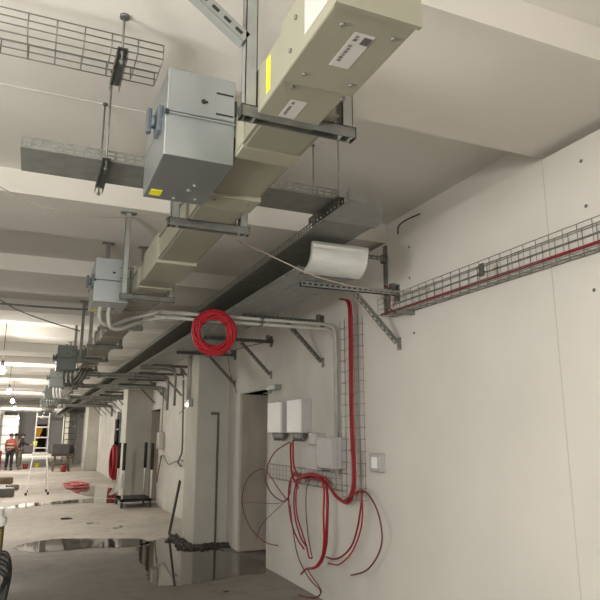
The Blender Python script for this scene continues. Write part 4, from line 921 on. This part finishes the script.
# ------------------------------------------------------------------ people
def skin_mesh(name, verts, edges, radii, m, parent=None, root=0, sub=1):
    me = bpy.data.meshes.new(name); me.from_pydata(verts, edges, []); o = bpy.data.objects.new(name, me); COL.objects.link(o)
    md = o.modifiers.new('skin', 'SKIN'); md.use_smooth_shade = True
    if not me.skin_vertices: me.attributes  # layer is created with the modifier
    for i, r in enumerate(radii):
        sv = me.skin_vertices[0].data[i]; sv.radius = r if isinstance(r, tuple) else (r, r); sv.use_root = (i == root)
    if sub: s = o.modifiers.new('sub', 'SUBSURF'); s.levels = sub; s.render_levels = sub
    me.materials.append(M[m])
    if parent is not None: o.parent = parent
    return o
def person(loc, rz, label, top_m, leg_m, armR, armL, lean=0.0, hat=None):
    t = thing('person', label, 'person', loc, rotz=rz); t.scale = (0.9, 0.9, 0.9)
    hgt = 1.0
    J = dict(pel=(0,0,0.93), waist=(0,0.0,1.08), chest=(0,-lean*0.5,1.30), neck=(0,-lean,1.46), head0=(0,-lean*1.1,1.56), head1=(0,-lean*1.15,1.66),
             hipR=(0.10,0,0.90), kneeR=(0.12,-0.03,0.50), ankR=(0.13,0.02,0.09), toeR=(0.14,-0.13,0.04),
             hipL=(-0.10,0,0.90), kneeL=(-0.13,0.02,0.50), ankL=(-0.15,0.06,0.09), toeL=(-0.17,-0.09,0.04),
             shR=(0.18,-lean*0.9,1.40), shL=(-0.18,-lean*0.9,1.40))
    names = list(J); V = [J[n] for n in names]; ix = {n: i for i, n in enumerate(names)}
    R = dict(pel=0.15, waist=0.135, chest=0.16, neck=0.055, head0=0.085, head1=0.085, hipR=0.095, kneeR=0.065, ankR=0.045, toeR=0.04, hipL=0.095, kneeL=0.065, ankL=0.045, toeL=0.04, shR=0.075, shL=0.075)
    RR = [R[n] for n in names]
    E = [('pel','waist'),('waist','chest'),('chest','neck'),('neck','head0'),('head0','head1'),('pel','hipR'),('hipR','kneeR'),('kneeR','ankR'),('ankR','toeR'),('pel','hipL'),('hipL','kneeL'),('kneeL','ankL'),('ankL','toeL'),('chest','shR'),('chest','shL')]
    E = [(ix[a], ix[b]) for a, b in E]
    hands = []
    for sh, arm, s in (('shR', armR, 1), ('shL', armL, -1)):
        prev = ix[sh]
        for p, r in zip(arm, (0.05, 0.038, 0.032)):
            V.append(p); RR.append(r); E.append((prev, len(V)-1)); prev = len(V)-1
        w = Vector(arm[-1]); d = (w - Vector(arm[-2])).normalized(); sd = d.cross(Vector((0.2, 0.3, 1))).normalized()
        for k, ln in enumerate((0.075, 0.085, 0.08, 0.065)):
            b = w + d*0.03 + sd*(k-1.5)*0.02; 
            V.append(tuple(b + d*ln*0.5)); RR.append(0.0095); E.append((prev, len(V)-1))
            V.append(tuple(b + d*ln + Vector((0, 0, -0.015)))); RR.append(0.008); E.append((len(V)-2, len(V)-1))
        V.append(tuple(w + sd*-0.045 + d*0.03)); RR.append(0.01); E.append((prev, len(V)-1))
    skin_mesh('body', V, E, RR, 'skin', t, 0, 1)
    # jacket: torso and sleeves, a touch larger
    jv = [J['pel'], J['waist'], J['chest'], (0, -lean*0.95, 1.43), J['shR'], J['shL'], armR[0], Vector(armR[0]).lerp(Vector(armR[1]), 0.92), armL[0], Vector(armL[0]).lerp(Vector(armL[1]), 0.92)]
    skin_mesh('jacket', [tuple(v) for v in jv], [(0,1),(1,2),(2,3),(2,4),(2,5),(4,6),(6,7),(5,8),(8,9)], [(0.19,0.145),(0.175,0.14),(0.2,0.15),0.08,0.092,0.092,0.068,0.052,0.068,0.052], top_m, t, 0, 1)
    tv = [(0,0,0.95), J['hipR'], J['kneeR'], (J['ankR'][0], J['ankR'][1], 0.10), J['hipL'], J['kneeL'], (J['ankL'][0], J['ankL'][1], 0.10)]
    skin_mesh('trousers', tv, [(0,1),(1,2),(2,3),(0,4),(4,5),(5,6)], [(0.17,0.14),0.112,0.085,0.07,0.112,0.085,0.07], leg_m, t, 0, 1)
    for s in ('R', 'L'):
        a, b = J['ank'+s], J['toe'+s]; skin_mesh('boot', [(a[0], a[1]+0.03, 0.05), (a[0], a[1], 0.11), b], [(0,1),(0,2)], [0.05, 0.058, 0.045], 'black', t, 0, 1)
    hc = Vector(J['head1']); mb = MB(); mb.lathe(hc + Vector((0, 0.012, 0.0)), [(0.095, -0.04), (0.102, 0.01), (0.095, 0.06), (0.065, 0.095), (0.001, 0.11)], 14); mb.obj('hair' if not hat else 'helmet', hat or 'hair', t)
    fc = Vector(J['head0']) + Vector((0, -0.085, 0.05))
    MB().lathe(fc, [(0.001, 0.022), (0.012, 0.012), (0.016, -0.012), (0.001, -0.02)], 8).obj('nose', 'skin', t)
    for s in (-1, 1): MB().lathe(fc + Vector((s*0.032, 0.006, 0.02)), [(0.001, 0.008), (0.011, 0.0), (0.001, -0.008)], 8).obj('eye', 'black', t)
    return t
p1 = at(8, 470.3, z=0); p2 = at(18.5, 469.5, z=0)
pa = person((p1.x, p1.y, 0), PI*0.85, 'person in an orange red hi-vis vest and dark trousers standing at far left', 'hivis', 'dark_cloth',
       [(0.24, -0.03, 1.14), (0.22, -0.12, 0.92), (0.21, -0.16, 0.86)], [(-0.25, -0.02, 1.14), (-0.24, -0.15, 0.96), (-0.22, -0.22, 0.92)], 0.03)
for z in (1.10, 1.25): MB().tube([(0.205*math.cos(a), 0.16*math.sin(a)-0.01, z) for a in [2*PI*i/20 for i in range(20)]], 0.02, 6, closed=True).obj('reflective_band', 'reflect', pa)
pb = person((p2.x, p2.y, 0), PI*0.5, 'person in a dark jacket and grey trousers reaching forward with lime cloth', 'dark_cloth', 'grey_cloth',
       [(0.24, -0.18, 1.22), (0.20, -0.42, 1.20), (0.19, -0.50, 1.20)], [(-0.22, -0.20, 1.24), (-0.14, -0.44, 1.19), (-0.13, -0.52, 1.18)], 0.08)
lc = MB(); random.seed(8)
for k in range(5): lc.tube(smooth([(0.0+0.02*k, 0, 0), (0.03*k-0.03, -0.06, 0.02), (0.03*k-0.04, -0.12, -0.06), (0.03*k-0.05, -0.13, -0.2)], 4), 0.03, 6)
o = lc.obj('lime_cloth', 'lime'); o.location = (p2.x+0.57, p2.y+0.05, 1.20); tag(o, 'lime yellow cloth held out by the worker in the dark jacket', 'cloth')
p3 = at(13.5, 467, z=0)
person((p3.x, p3.y, 0), PI*1.1, 'person in pale pink top half hidden between the two workers', 'pink_cloth', 'grey_cloth',
       [(0.24, -0.03, 1.14), (0.22, -0.12, 0.92), (0.21, -0.16, 0.86)], [(-0.25, -0.02, 1.14), (-0.24, -0.15, 0.96), (-0.22, -0.22, 0.92)], 0.02)

# ------------------------------------------------------------------ lights
def point(loc, e, col=(1, 0.92, 0.8), r=0.15):
    l = bpy.data.lights.new('work_and_fill_light', 'POINT'); l.energy = e; l.color = col; l.shadow_soft_size = r
    o = bpy.data.objects.new('work_and_fill_light', l); COL.objects.link(o); o.location = loc; return o
point((-0.9, -1.4, 2.3), 250, (1, 0.97, 0.915), 0.2)
point((-1.7, 1.6, 1.95), 165, (1, 0.97, 0.915), 0.3)  # unseen fill light, added to brighten the near ceiling
w = bpy.data.worlds.new('world'); bpy.context.scene.world = w; w.use_nodes = True
w.node_tree.nodes['Background'].inputs[0].default_value = (0.9, 0.88, 0.82, 1); w.node_tree.nodes['Background'].inputs[1].default_value = 0.05
sc = bpy.context.scene
sc.view_settings.view_transform = 'Standard'; sc.view_settings.look = 'None'; sc.view_settings.exposure = 0.0; sc.view_settings.gamma = 1.0
sc.cycles.max_bounces = 8; sc.cycles.diffuse_bounces = 5; sc.cycles.use_denoising = True
sc.cycles.sample_clamp_indirect = 6.0
